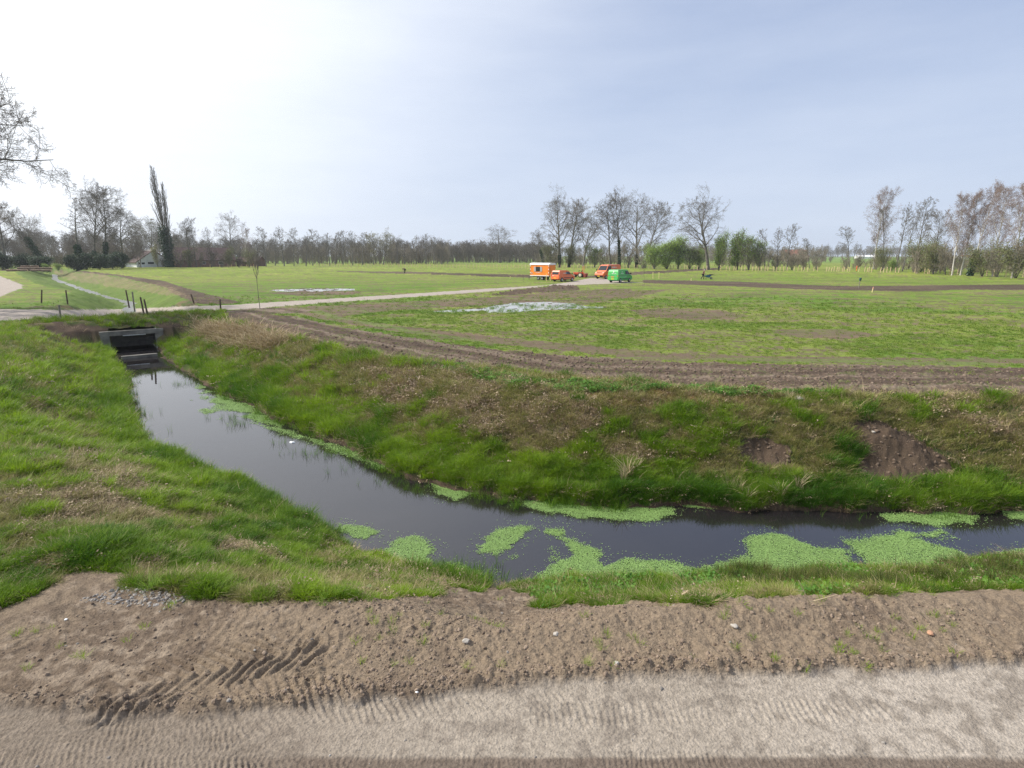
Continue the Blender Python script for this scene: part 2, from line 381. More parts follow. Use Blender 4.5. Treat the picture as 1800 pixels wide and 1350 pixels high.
    return dict(upper=upper, y0=y, z=z, d=d, ds=ds, W=W, px=px, py=py, dirt=dirt, sand=sand, path=path, road=road, soil=soil, half=half, mud=mud,
                litter=litter, shelf=shelf, straw=straw, bare=bare, pud=pud, bank=bank, n1=n1, clod=clod, fine=fine, r=r, s=s, u=u, sde=sde)
HEAPS = []
for (hx, hy, a, b, h) in [(905, 516, 3.0, .7, .35), (935, 512, 3.0, .7, .40), (965, 508, 3.2, .7, .36), (985, 504.5, 3.2, .7, .42), (1000, 506, 3.0, .6, .3), (1010, 508, 3, .6, .25), (1050, 509, 2.5, .7, .22),
                          (880, 518, 2.2, .6, .2), (760, 481.5, 4, 1.2, .35), (810, 483, 5, 1.2, .35), (850, 485, 4, 1.2, .4), (900, 486, 4, 1.2, .3), (930, 486, 3, 1.2, .3), (1575, 481, 4, 2, .6), (1610, 480, 4, 2, .5), (1540, 477, 4, 2, .4)]:
    p = at(hx, hy, 0); HEAPS.append((p.x, p.y, a, b, h))

def mixc(c, col, m):
    m = np.asarray(m, float)[..., None]; return c * (1 - m) + np.asarray(col) * m
def cover_colour(x, y, T):
    r = T['r']
    big = fbm(x, y, 0.045, 3, 101); mid = fbm(x, y, 0.35, 3, 103); sm = fbm(x, y, 2.6, 3, 107, .6); st = fbm(x * .35, y * 1.6, 0.5, 3, 109)
    fs = fbm(x, y, 9.0, 2, 113)
    g1 = np.array((0.105, 0.185, 0.022)); g2 = np.array((0.17, 0.22, 0.04)); soilc = np.array((0.135, 0.10, 0.07))
    c = g1 * np.ones(x.shape + (1,)); c = mixc(c, g2, ss(0.5 * big + 0.3 * mid + 0.2 * st, .42, .62))
    farm = ss(r, 60, 170); c = mixc(c, (0.225, 0.265, 0.045), farm * 0.55)
    sp = ss(sm * .55 + fs * .35 + .25 * (mid - .5) + .2 * (st - .5), .44, .56)
    c = mixc(c, soilc, sp * (0.88 - .40 * farm))
    c = mixc(c, (0.15, 0.23, 0.05), ss(y, 260, 400))                # pastures behind
    c = mixc(c, soilc * 1.0, T['half'] * (0.78 + .22 * ss(sm * .5 + st * .5, .35, .6)))
    so = np.array((0.095, 0.068, 0.050)); so2 = np.array((0.24, 0.19, 0.145))
    dry = ss(fs * .5 + T['clod'] * .5, .3, .8) * (0.25 + 0.6 * ss(x, -2, 8) * (r < 40))
    cs = so * np.ones(x.shape + (1,)); cs = mixc(cs, so2, dry)
    rut = fbm(T['d'] * 1.6, x * .05 + y * .02, 1.0, 3, 131, .6)
    cs = mixc(cs, so2, ss(rut, .52, .68) * .55 * (r < 60)); cs = mixc(cs, so * .7, ss(rut, .48, .36) * .7)
    c = np.where(T['soil'][..., None], cs, c)
    c = mixc(c, (0.12, 0.20, 0.035), T['half'] * ss(rut, .56, .66) * (r < 60) * .5)
    c = mixc(c, (0.13, 0.19, 0.04), T['soil'] * ss(sm, .60, .72) * .25)
    # banks
    b = T['bank'] & ~T['dirt'] & ~T['path'] & ~T['soil']
    cb = np.array((0.06, 0.085, 0.022)) * np.ones(x.shape + (1,))
    cb = mixc(cb, (0.15, 0.115, 0.065), ss(sm * .6 + mid * .4, .45, .6) * .8)
    cb = mixc(cb, (0.10, 0.16, 0.03), ss(T['ds'], 8, 0) * .0 + (T['d'] > 20) * .8)
    lit = np.array((0.27, 0.205, 0.135))
    cb = mixc(cb, lit, T['litter'] * (0.25 + .55 * ss(fs, .45, .6)))
    cb = mixc(cb, (0.17, 0.115, 0.04), T['shelf'] * .85)
    cb = mixc(cb, (0.075, 0.052, 0.038), (T['bare'] | T['mud']) * .95)
    c = np.where(b[..., None], cb, c)
    c = mixc(c, (0.19, 0.15, 0.09), T['straw'] * (.35 + .4 * ss(fs, .4, .6)))
    c = mixc(c, c * np.array((1.25, 1.2, 1.2)), ss(st, .5, .7) * (r > 30) * .8); c = mixc(c, c * .72, ss(fbm(x * .25, y, .8, 4, 119, .6), .5, .64) * (r > 25) * ~T['bank'] * .7)
    # path, road
    pc = np.array((0.38, 0.33, 0.285)) * (0.90 + .25 * (sm - .5))[..., None]
    c = np.where((T['path'] | T['road'])[..., None], pc, c)
    # foreground dirt
    dc = np.array((0.205, 0.158, 0.112)) * np.ones(x.shape + (1,))
    dc = mixc(dc, (0.115, 0.085, 0.062), ss(mid * .5 + sm * .3 + fs * .2, .42, .60) * .8)
    dc = mixc(dc, (0.30, 0.24, 0.18), ss(mid * .4 + fs * .6, .56, .72) * .6)
    sc = np.array((0.31, 0.268, 0.22)) * np.ones(x.shape + (1,))
    sc = mixc(sc, (0.385, 0.34, 0.29), ss(T['px'] + 500 * (mid - .5), 1000, 1700) * .7)
    sc = mixc(sc, (0.20, 0.17, 0.14), ss(fs * .6 + sm * .4, .48, .66) * .7)
    sc = mixc(sc, (0.175, 0.140, 0.108), ss(-T['px'], -900, -250) * .75)
    sc = mixc(sc, (0.13, 0.10, 0.078), ss(T['py'] + 6 * (sm - .5), 1316, 1326) * ss(T['px'], 300, 600) * .85)
    dd = mixc(dc, (0, 0, 0), T['sand'] * 0)
    dd = dc * (1 - T['sand'][..., None]) + sc * T['sand'][..., None]
    c = np.where(T['dirt'][..., None], dd, c)
    c = mixc(c, (0.07, 0.055, 0.04), T['pud'] * 1.0)
    c = mixc(c, (0.045, 0.035, 0.022), (T['d'] < 0) * 1.0)
    return np.clip(c, 0, 1)

# polar grid, finest close to the viewer
rr = [0.6, 1.2, 1.8, 2.3, 2.7]
v = 3.0
while v < 2600:
    rr.append(v); v *= 1.0032 if v < 8 else (1.0042 if v < 45 else (1.007 if v < 130 else 1.03))
rr = np.array(rr)
ph = np.concatenate([np.arange(-180, -54, 2.0), np.arange(-54, 54, 0.115), np.arange(54, 180, 2.0)]); ph = np.radians(ph)
NR, NP_ = len(rr), len(ph)
R, A = np.meshgrid(rr, ph, indexing='ij'); X = R * np.sin(A); Y = R * np.cos(A)
T = terrain(X, Y); Z = T['z']; C = cover_colour(X, Y, T)
V = np.stack([X, Y, Z], -1).reshape(-1, 3)
i = np.arange(NR - 1)[:, None]; j = np.arange(NP_)[None, :]; j2 = (j + 1) % NP_
Fq = np.stack([i * NP_ + j, (i + 1) * NP_ + j, (i + 1) * NP_ + j2, i * NP_ + j2], -1)   # ccw from above? fixed below
Fq = Fq[..., ::-1].reshape(-1, 4)
cx = X[:-1, :].ravel(); fs_ = T['s'][:-1].ravel(); fu_ = T['u'][:-1].ravel()
hole = (np.abs(fu_) < 1.30) & (fs_ > -0.5) & (fs_ < 0.42) & (np.hypot(X, Y)[:-1].ravel() < 60)
# classes split into separate surfaces that share borders
cls = np.zeros(X.shape, int)
cls[T['path'] | T['road']] = 1; cls[T['dirt']] = 2; cls[(T['dirt']) & (T['sand'] > 0.5)] = 3
clf = cls[:-1].ravel()

gm = bpy.data.materials.new('ground'); gm.use_nodes = True; n = gm.node_tree; b = n.nodes['Principled BSDF']
a = n.nodes.new('ShaderNodeAttribute'); a.attribute_name = 'Col'
g = n.nodes.new('ShaderNodeNewGeometry')
t1 = n.nodes.new('ShaderNodeTexNoise'); t1.inputs['Scale'].default_value = 26; t1.inputs['Detail'].default_value = 8; t1.inputs['Roughness'].default_value = .7
n.links.new(g.outputs['Position'], t1.inputs[0])
r1 = n.nodes.new('ShaderNodeMapRange'); r1.inputs[1].default_value = .3; r1.inputs[2].default_value = .7; r1.inputs[3].default_value = .62; r1.inputs[4].default_value = 1.38
n.links.new(t1.outputs[0], r1.inputs[0])
vm = n.nodes.new('ShaderNodeVectorMath'); vm.operation = 'SCALE'
n.links.new(a.outputs['Color'], vm.inputs[0]); n.links.new(r1.outputs[0], vm.inputs['Scale']); n.links.new(vm.outputs[0], b.inputs['Base Color'])
b.inputs['Roughness'].default_value = .95; b.inputs['Specular IOR Level'].default_value = .15
vo = n.nodes.new('ShaderNodeTexVoronoi'); vo.inputs['Scale'].default_value = 38; n.links.new(g.outputs['Position'], vo.inputs[0])
mm = n.nodes.new('ShaderNodeMath'); mm.operation = 'MULTIPLY_ADD'; mm.inputs[1].default_value = -.35
n.links.new(vo.outputs[0], mm.inputs[0]); n.links.new(t1.outputs[0], mm.inputs[2])
bp = n.nodes.new('ShaderNodeBump'); bp.inputs['Strength'].default_value = .8; bp.inputs['Distance'].default_value = .03
n.links.new(mm.outputs[0], bp.inputs['Height']); n.links.new(bp.outputs[0], b.inputs['Normal'])

def sub_surface(name, sel):
    f = Fq[sel]; used, inv = np.unique(f.ravel(), return_inverse=True)
    me = npmesh(name, V[used], inv.reshape(-1, 4), True)
    ca = me.color_attributes.new('Col', 'FLOAT_COLOR', 'POINT')
    cc = np.ones((len(used), 4), np.float32); cc[:, :3] = C.reshape(-1, 3)[used]; ca.data.foreach_set('color', cc.ravel())
    return tag(link(name, me, gm), kind='structure')
sub_surface('ground', (clf == 0) & ~hole)
sub_surface('path', (clf == 1) & ~hole)
sub_surface('dirt_verge', clf == 2)
sub_surface('sand_road', clf == 3)
# small disc under the viewer closes the sheet
me = npmesh('ground_centre', [(0.6 * math.sin(q), 0.6 * math.cos(q), float(Z[0].mean())) for q in np.linspace(0, 2 * math.pi, 24, endpoint=False)], [list(range(24))])
o = link('ground', me, gm); tag(o, kind='structure')
ca = me.color_attributes.new('Col', 'FLOAT_COLOR', 'POINT'); ca.data.foreach_set('color', [0.2, 0.16, 0.12, 1] * 24)
def gz(x, y): return float(terrain(np.array([x]), np.array([y]))['z'][0])

# ================================================================== WATER
wm = bpy.data.materials.new('ditch_water'); wm.use_nodes = True; n = wm.node_tree; b = n.nodes['Principled BSDF']
b.inputs['Base Color'].default_value = (0.016, 0.014, 0.015, 1); b.inputs['Roughness'].default_value = 0.015; b.inputs['IOR'].default_value = 1.75
b.inputs['Specular IOR Level'].default_value = .5
g = n.nodes.new('ShaderNodeNewGeometry'); t1 = n.nodes.new('ShaderNodeTexNoise'); t1.inputs['Scale'].default_value = 3.0; t1.inputs['Detail'].default_value = 3
n.links.new(g.outputs['Position'], t1.inputs[0]); bp = n.nodes.new('ShaderNodeBump'); bp.inputs['Strength'].default_value = .05; bp.inputs['Distance'].default_value = .02
n.links.new(t1.outputs[0], bp.inputs['Height']); n.links.new(bp.outputs[0], b.inputs['Normal'])
mb = MB()
ext = []
cxm = sum(p[0] for p in WATER) / len(WATER)
N = len(WATER)
for k in range(N):        # push the outline a little under the banks
    p0, p1, p2 = Vector(WATER[k - 1]), Vector(WATER[k]), Vector(WATER[(k + 1) % N])
    t_ = (p2 - p0).normalized(); nn = Vector((t_.y, -t_.x))
    ext.append((p1, nn))
area = sum(WATER[k][0] * WATER[(k + 1) % N][1] - WATER[(k + 1) % N][0] * WATER[k][1] for k in range(N))
sg = 1 if area > 0 else -1
pts = [Vector((p.x + nn.x * sg * .55, p.y + nn.y * sg * .55, WL)) for p, nn in ext]
kf = len(far_e)      # reach into the culvert
pts[kf] = Vector((HWR[0] + hn.x * 7, HWR[1] + hn.y * 7, WL)); pts[kf + 1] = Vector((HWL[0] + hn.x * 7, HWL[1] + hn.y * 7, WL))
pts.insert(kf, Vector((HWR[0], HWR[1], WL)) - Vector((hn.x, hn.y, 0)) * .1); pts.insert(kf + 3, Vector((HWL[0], HWL[1], WL)) - Vector((hn.x, hn.y, 0)) * .1)
mb.poly(pts); bmesh.ops.triangulate(mb.b, faces=mb.b.faces)
tag(mb.build('water', wm), kind='structure')
wm2 = mat('side_ditch_water', (0.10, 0.10, 0.09), 0.28, spec=1.0, bump=.5, bscale=6)
# narrow side ditch water
mb = MB()
for k in range(len(SIDE) - 1):
    p, q = Vector(SIDE[k]), Vector(SIDE[k + 1]); t_ = (q - p).normalized(); nn = Vector((-t_.y, t_.x)) * .75
    mb.poly([(p.x - nn.x, p.y - nn.y, WL + .001 * k), (q.x - nn.x, q.y - nn.y, WL + .001 * k), (q.x + nn.x, q.y + nn.y, WL + .001 * k), (p.x + nn.x, p.y + nn.y, WL + .001 * k)])
tag(mb.build('water', wm2), kind='structure')
# puddles lie in shallow hollows of the field
pm = mat('puddle_water', (0.36, 0.36, 0.35), 0.22, spec=1.0, bump=.4, bscale=5)  # pale base colour stands in for bright sky mirrored in the puddles
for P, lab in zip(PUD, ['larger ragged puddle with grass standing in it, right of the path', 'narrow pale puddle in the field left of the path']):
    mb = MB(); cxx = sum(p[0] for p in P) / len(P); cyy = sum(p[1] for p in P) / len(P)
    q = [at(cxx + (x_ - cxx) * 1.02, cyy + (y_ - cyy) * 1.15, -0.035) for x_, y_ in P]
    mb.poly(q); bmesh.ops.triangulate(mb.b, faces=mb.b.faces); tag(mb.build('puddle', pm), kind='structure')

# ================================================================== SCATTER (uncountable cover)
def scatter(name, P, rotz, scl, var, tint, protos, tilt=0.0, rng=None):
    N = len(P)
    if N == 0: return None
    me = bpy.data.meshes.new(name); me.vertices.add(N); me.vertices.foreach_set('co', np.asarray(P, np.float32).ravel())
    def addf(nm, a, ty='FLOAT'):
        at_ = me.attributes.new(nm, ty, 'POINT')
        at_.data.foreach_set('vector' if ty == 'FLOAT_VECTOR' else 'value', np.asarray(a, np.int32 if ty == 'INT' else np.float32).ravel())
    rng = rng or np.random.default_rng(5)
    rot = np.zeros((N, 3)); rot[:, 2] = rotz; rot[:, 0] = rng.normal(0, tilt, N); rot[:, 1] = rng.normal(0, tilt, N)
    addf('rot', rot, 'FLOAT_VECTOR'); addf('scl', scl, 'FLOAT_VECTOR'); addf('var', var, 'INT'); addf('tint', tint)
    o = link(name, me); c = bpy.data.collections.new(name + ' kinds')
    for p_ in protos: c.objects.link(p_)
    ng = bpy.data.node_groups.new(name, 'GeometryNodeTree')
    ng.interface.new_socket('Geometry', in_out='INPUT', socket_type='NodeSocketGeometry'); ng.interface.new_socket('Geometry', in_out='OUTPUT', socket_type='NodeSocketGeometry')
    gi = ng.nodes.new('NodeGroupInput'); go = ng.nodes.new('NodeGroupOutput')
    ci = ng.nodes.new('GeometryNodeCollectionInfo'); ci.inputs[0].default_value = c; ci.inputs[1].default_value = True; ci.inputs[2].default_value = True
    ip = ng.nodes.new('GeometryNodeInstanceOnPoints'); ip.inputs['Pick Instance'].default_value = True
    def named(nm, dt):
        q = ng.nodes.new('GeometryNodeInputNamedAttribute'); q.data_type = dt; q.inputs[0].default_value = nm; return q.outputs[0]
    er = ng.nodes.new('FunctionNodeEulerToRotation')
    ng.links.new(named('rot', 'FLOAT_VECTOR'), er.inputs[0]); ng.links.new(er.outputs[0], ip.inputs['Rotation'])
    ng.links.new(named('scl', 'FLOAT_VECTOR'), ip.inputs['Scale']); ng.links.new(named('var', 'INT'), ip.inputs['Instance Index'])
    ng.links.new(gi.outputs[0], ip.inputs['Points']); ng.links.new(ci.outputs[0], ip.inputs['Instance']); ng.links.new(ip.outputs[0], go.inputs[0])
    md = o.modifiers.new('scatter', 'NODES'); md.node_group = ng
    return o
def tuft(name, m, nb, h, spread, wd, bend=.5, seed=0, stiff=0.3):
    rg = random.Random(seed); Vv = []; Ff = []
    for k in range(nb):
        a_ = rg.uniform(0, 6.283); rd = spread * rg.random() ** .7; x0 = rd * math.cos(a_); y0 = rd * math.sin(a_)
        hh = h * rg.uniform(.45, 1.1); a2 = a_ + rg.uniform(-.9, .9); be = bend * rg.uniform(stiff, 1.3) * hh
        wx_, wy_ = -math.sin(a2) * wd * rg.uniform(.6, 1.2), math.cos(a2) * wd * rg.uniform(.6, 1.2); tw = rg.uniform(-1, 1)
        wx_, wy_ = wx_ * math.cos(tw) - wy_ * math.sin(tw), wx_ * math.sin(tw) + wy_ * math.cos(tw); s0 = len(Vv)
        for q in (0, .38, .72, 1):
            cx_ = x0 + math.cos(a2) * be * q * q; cy_ = y0 + math.sin(a2) * be * q * q; zz = hh * (q - .22 * bend * q * q)
            wq = 1 - q * .55 if q < 1 else .12
            Vv += [(cx_ - wx_ * wq / 2, cy_ - wy_ * wq / 2, zz), (cx_ + wx_ * wq / 2, cy_ + wy_ * wq / 2, zz)]
        for q in range(3): Ff.append((s0 + 2 * q, s0 + 2 * q + 1, s0 + 2 * q + 3, s0 + 2 * q + 2))
    o = bpy.data.objects.new(name, npmesh(name, Vv, Ff)); o.data.materials.append(m); return o
def leafclump(name, m, nl, h, spread, sz, seed=0):
    rg = random.Random(seed); Vv = []; Ff = []
    for k in range(nl):
        a_ = rg.uniform(0, 6.283); rd = spread * rg.random() ** .6; c = Vector((rd * math.cos(a_), rd * math.sin(a_), h * rg.random()))
        E = Euler((rg.uniform(-.8, .8), rg.uniform(-.8, .8), rg.uniform(0, 6.28))).to_matrix(); s_ = sz * rg.uniform(.6, 1.2); s0 = len(Vv)
        for p_ in ((-.5, 0, 0), (0, -.32, .06), (.55, 0, 0), (0, .32, .06)): Vv.append(tuple(c + E @ Vector(p_) * s_))
        Ff.append((s0, s0 + 1, s0 + 2, s0 + 3))
    o = bpy.data.objects.new(name, npmesh(name, Vv, Ff)); o.data.materials.append(m); return o
M_lush = leafmat('lush_grass', (0.055, 0.145, 0.010), (0.27, 0.40, 0.022), .42)
M_dull = leafmat('dull_grass', (0.13, 0.145, 0.035), (0.33, 0.32, 0.10))
M_straw = leafmat('straw', (0.24, 0.17, 0.09), (0.46, 0.37, 0.22), .2)
M_rush = leafmat('rush', (0.035, 0.075, 0.014), (0.14, 0.13, 0.04), .15)
M_weed = leafmat('weed_leaf', (0.07, 0.19, 0.03), (0.16, 0.32, 0.05), .35)
M_field = leafmat('field_grass', (0.095, 0.185, 0.022), (0.26, 0.32, 0.06), .35)
M_deadleaf = leafmat('dead_leaf', (0.20, 0.14, 0.085), (0.42, 0.33, 0.23), .1)
rng = np.random.default_rng(12)
def polar(n, r0, r1, a0, a1, power=1.0):
    """random ground points; denser close by"""
    q = rng.random(n)
    if power == 0: r_ = r0 * (r1 / r0) ** q
    else: r_ = np.sqrt(r0 * r0 + q * (r1 * r1 - r0 * r0))
    a_ = np.radians(rng.uniform(a0, a1, n)); return r_ * np.sin(a_), r_ * np.cos(a_)
kindsG = [tuft('lush tuft', M_lush, 34, .17, .10, .0075, .75, k) for k in range(4)]
kindsL = [tuft('long tuft', M_lush, 30, .36, .11, .009, .65, 10 + k) for k in range(3)]
kindsD = [tuft('dull tuft', M_dull, 30, .15, .11, .007, .9, 20 + k) for k in range(3)]
kindsS = [tuft('straw tuft', M_straw, 16, .16, .14, .007, 1.6, 30 + k) for k in range(3)]
kindsR = [tuft('rush tuft', M_rush, 46, .55, .09, .008, .35, 40 + k, .1) for k in range(3)]
kindsW = [leafclump('weed clump', M_weed, 40, .10, .13, .06, 50 + k) for k in range(2)]
kindsF = [tuft('field tuft', M_field, 16, .07, .10, .011, .9, 60 + k) for k in range(3)]
kindsX = [leafclump('litter clump', M_deadleaf, 26, .02, .24, .042, 70 + k) for k in range(3)]
def put(name, x, y, zc, size, kinds, tint, label, cat='grass', tilt=.15, zs=None):
    N = len(x); s_ = np.asarray(size)[:, None] * rng.uniform(.75, 1.3, (N, 1)) * np.ones((1, 3))
    if zs is not None: s_[:, 2] *= zs
    o = scatter(name, np.stack([x, y, zc], 1), rng.uniform(0, 6.28, N), s_, rng.integers(0, len(kinds), N), np.clip(tint, 0, 1), kinds, tilt, rng)
    if o: tag(o, label, cat, kind='stuff')
# candidates on the banks and verges within 60 m
x, y = polar(330000, 5.2, 62, -50, 50, 0); T = terrain(x, y)
r = T['r']; d = T['d']; cand = (d > 0.03) & (d < T['W'] * 1.25 + .6) & ~T['path'] & ~T['dirt'] & ~T['soil'] & ~T['road'] & ((T['s'] < -.15) | (T['s'] > .5) | (np.abs(T['u']) > 1.6))
pn = fbm(x, y, .55, 3, 201); pn2 = fbm(x, y, 1.7, 3, 203); pn3 = fbm(x, y, .25, 2, 207)
nw = ss(-d, -1.6, -.2)          # close to the waterline
bad = (T['mud'] | T['bare'])
open_ = T['litter'] * .42 + T['upper'] * .14 + T['shelf'] * .6 + T['straw'] * .3
pn4 = fbm(x, y, 3.6, 2, 221); nv = (T['y0'] < 11) & (T['px'] > 560); v = pn2 * .36 + pn * .36 + pn4 * .28 + nw * .22 - open_ * .45
keep = cand & (rng.random(len(x)) < np.clip(14 / r, .35, 1) * 1.0)
lush = keep & (v > .495) & ~bad & (rng.random(len(x)) < .85)
long_ = keep & ~nv & (nw > .3) & (v > .42) & (rng.random(len(x)) < .35) & ~bad
dull = keep & ((v <= .53)) & ~bad & (rng.random(len(x)) < (.42 - .2 * T['shelf'] - .15 * T['litter']))
strw = keep & (rng.random(len(x)) < (.10 + .25 * T['litter'] + .12 * T['upper'] + .5 * T['straw'] + .08 * (pn3 > .55))) & ~T['mud']
szd = np.clip(r / 11, 1.0, 2.2)
brightL = .25 + .75 * ss(fbm(x, y, .5, 2, 211) + .22 * ((T['px'] < 330) & (T['py'] < 900)), .35, .70)
tl = np.clip(brightL * .55 + .75 * (fbm(x, y, 2.1, 2, 231) - .32) + rng.normal(0, .14, len(x)) - .25 * (y > 13) * (x > 2), 0, 1)
def sel(m, *a): return [q[m] for q in a]
put('bank_grass', *sel(lush, x, y, T['z'] - .01, szd * (.35 + .95 * pn4) * (1 - .35 * nv)), kindsG, tl[lush], 'lush short green grass growing in patches on the ditch banks')
put('waterside_grass', *sel(long_, x, y, T['z'] - .02, szd * .6), kindsL, tl[long_] * .7, 'long dark green grass along the waterline of the ditch')
put('dull_grass', *sel(dull, x, y, T['z'] - .01, szd * .85), kindsD, rng.random(dull.sum()), 'dull olive grass between the lush patches on the banks')
put('dry_grass', *sel(strw, x, y, T['z'] - .01, szd * .8 * (1 + 1.3 * T['straw'])), kindsS, rng.random(strw.sum()), 'straw-coloured dead grass lying on the banks', 'dry grass')
lt = cand & (rng.random(len(x)) < (.40 * T['litter'] + .05) * (pn2 > .42)) & (r < 34) & ~T['mud']
put('fallen_leaves', *sel(lt, x, y, T['z'] + .015, szd * .8), kindsX, rng.random(lt.sum()), 'pale fallen leaves littering the upper ditch bank', 'fallen leaves', .3)
x, y = polar(26000, 9, 34, -46, 12, 0); T2 = terrain(x, y); pz = fbm(x, y, .9, 2, 251)
m = (T2['d'] > -.25) & (T2['d'] < .45) & (pz > .47) & (rng.random(len(x)) < .5) & ~T2['dirt'] & (T2['s'] < -1)
put('water_edge_blades', x[m], y[m], np.maximum(T2['z'][m] - .02, WL - .05), np.full(m.sum(), .85), kindsL, .45 * rng.random(m.sum()), 'long dark blades rising from the water edge of the ditch', tilt=.2)
kindsT = [tuft('tall straw', M_straw, 14, .50, .12, .010, .9, 140 + k) for k in range(3)]
x, y = polar(9000, 12, 26, -42, 46, 0); T2 = terrain(x, y); pz = fbm(x, y, 1.1, 2, 261)
m = (T2['d'] > .1) & (T2['d'] < 4.5) & (pz > np.where(T2['d'] < 1.8, .60, .66)) & (rng.random(len(x)) < .16) & ~T2['mud'] & (y > 12)
put('dead_stalks', x[m], y[m], T2['z'][m] - .02, np.full(m.sum(), .75), kindsT, rng.random(m.sum()), 'pale dead stalks leaning among the grass of the far bank', 'dead stalks', tilt=.35)
# near verge on the right: tall grass and rushes at the crest
x, y = polar(60000, 6.0, 16, -22, 50, 0); T = terrain(x, y); d = T['d']
m = (d > -.1) & (d < 3.3) & ~((T['px'] > 860) & (T['px'] < 935)) & ~T['dirt'] & (y < 10.9) & (T['px'] > 905)
m1 = m & (rng.random(len(x)) < .42)
put('verge_grass', *sel(m1, x, y, T['z'] - .02, np.full(len(x), .55)), kindsL, np.clip(.40 + .7 * (fbm(x, y, 1.2, 2, 5) - .5) + rng.normal(0, .12, len(x)), 0, 1)[m1], 'tall green grass on the near bank below the sand road')
m2 = m & (rng.random(len(x)) < .20) & (fbm(x, y, .9, 2, 15) > .5) & (T['px'] > 1100) & (d < 1.8)
put('rushes', *sel(m2, x, y, T['z'] - .03, np.full(len(x), .6)), kindsR, rng.random(m2.sum()), 'brown-tipped rushes at the near edge of the duckweed', 'rushes')
m3 = m & (rng.random(len(x)) < .10) & (fbm(x, y, .9, 2, 18) > .52)
put('weeds', *sel(m3, x, y, T['z'], np.full(len(x), 1.1)), kindsW, rng.random(m3.sum()), 'broad-leaved weeds among the verge grass', 'weeds')
# clover like edge along the ploughed strip
x, y = polar(60000, 15, 30, -30, 50, 0); T = terrain(x, y); m = (T['d'] > 4.6) & (T['d'] < 5.7) & ~T['soil'] & (y > 13) & (rng.random(len(x)) < .55) & (T['px'] > 640) & (T['px'] < 1460)
put('weeds', *sel(m, x, y, T['z'], np.full(len(x), 1.15)), kindsW, rng.random(m.sum()), 'green weeds edging the ploughed strip above the far bank', 'weeds')
# field crop
x, y = polar(210000, 17, 75, -48, 48, 0); T = terrain(x, y)
fsn = fbm(x, y, 2.6, 3, 107, .6) * .5 + fbm(x, y, .35, 3, 103) * .35 + .15 * fbm(x * .35, y * 1.6, .5, 3, 109)
m = (T['d'] > T['W'] * 1.0) & ~T['bank'] & ~T['path'] & ~T['dirt'] & ~T['pud'] & ~T['road']
pr = np.where(T['soil'], .045, np.where(T['half'], .10, (1.0 - .85 * ss(fsn, .44, .56)) * (1 - ss(T['r'], 34, 74))))
m &= (rng.random(len(x)) < pr * .6)
put('field_grass', *sel(m, x, y, T['z'] - .005, np.clip(T['r'] / 27, .8, 2.1)), kindsF, np.clip(fbm(x, y, .045, 3, 101) * .6 + fbm(x, y, .35, 3, 103) * .7 - .2 + rng.normal(0, .28, len(x)), 0, 1)[m], 'thin young grass coming up over the bare field', tilt=.2)
# sprigs on the foreground dirt
x, y = polar(5000, 4.5, 9, -45, 48, 0); T = terrain(x, y)
m = T['dirt'] & (T['sand'] < .3) & (rng.random(len(x)) < .11 * ss(fbm(x, y, .8, 3, 301) + .12 * (x > 3), .48, .62)) & (T['py'] < 1180)
put('grass_sprigs', *sel(m, x, y, T['z'] - .01, np.full(len(x), .45)), kindsG, .6 + .4 * rng.random(m.sum()), 'sparse green sprigs poking through the foreground dirt')
# loose clods and pebbles
def stone(name, m, seed, sq=.7):
    b_ = bmesh.new(); bmesh.ops.create_icosphere(b_, subdivisions=2, radius=1); rg = random.Random(seed)
    off = Vector((rg.random() * 9, rg.random() * 9, 0))
    from mathutils import noise as mn
    for v_ in b_.verts: v_.co *= (1 + .45 * mn.noise(v_.co * 1.1 + off)); v_.co.z *= sq
    me = bpy.data.meshes.new(name); b_.to_mesh(me); b_.free(); me.materials.append(m); return bpy.data.objects.new(name, me)
M_clod = leafmat('clod', (0.13, 0.095, 0.07), (0.26, 0.20, 0.15), 0, .95); M_peb = leafmat('pebble', (0.20, 0.18, 0.16), (0.55, 0.52, 0.48), 0, .8)
kc = [stone('clod', M_clod, k) for k in range(4)]; kp = [stone('pebble', M_peb, 10 + k, .6) for k in range(4)]
x, y = polar(70000, 4.0, 8.5, -46, 50, 0); T = terrain(x, y); edge = np.exp(-((T['sde'] + 8) / 12) ** 2)
m = T['dirt'] & (T['sand'] < .25) & (rng.random(len(x)) < .12 + .6 * edge + .3 * (T['px'] > 500) * ss(fbm(x, y, 1.1, 3, 311), .42, .6))
put('soil_clods', x[m], y[m], T['z'][m], .005 + .018 * rng.random(m.sum()) ** 4, kc, rng.random(m.sum()), 'small crumbs of soil on the foreground dirt', 'soil clods', .6)
grv = inpoly(T['px'], T['py'], [(120, 1005), (200, 998), (290, 1030), (360, 1048), (300, 1075), (150, 1060), (90, 1050)])
m = (T['dirt'] & (rng.random(len(x)) < .0012)) | (grv & (rng.random(len(x)) < .8))
put('pebbles', x[m], y[m], T['z'][m], .008 + .018 * rng.random(m.sum()) ** 2, kp, rng.random(m.sum()) ** 2 * .6, 'pale pebbles and rubble bits on the foreground dirt', 'pebbles', .6)
x, y = polar(60000, 15.5, 34, -35, 50, 0); T = terrain(x, y); m = (T['soil'] | (T['mud'])) & (rng.random(len(x)) < .55)
put('soil_clods', x[m], y[m], T['z'][m], .010 + .05 * rng.random(m.sum()) ** 5, kc, np.clip(rng.random(m.sum()) * .6 + .25 * (x[m] > 4) * ~T['mud'][m] - .25, 0, 1), 'clods on the ploughed strip behind the ditch', 'soil clods', .6)

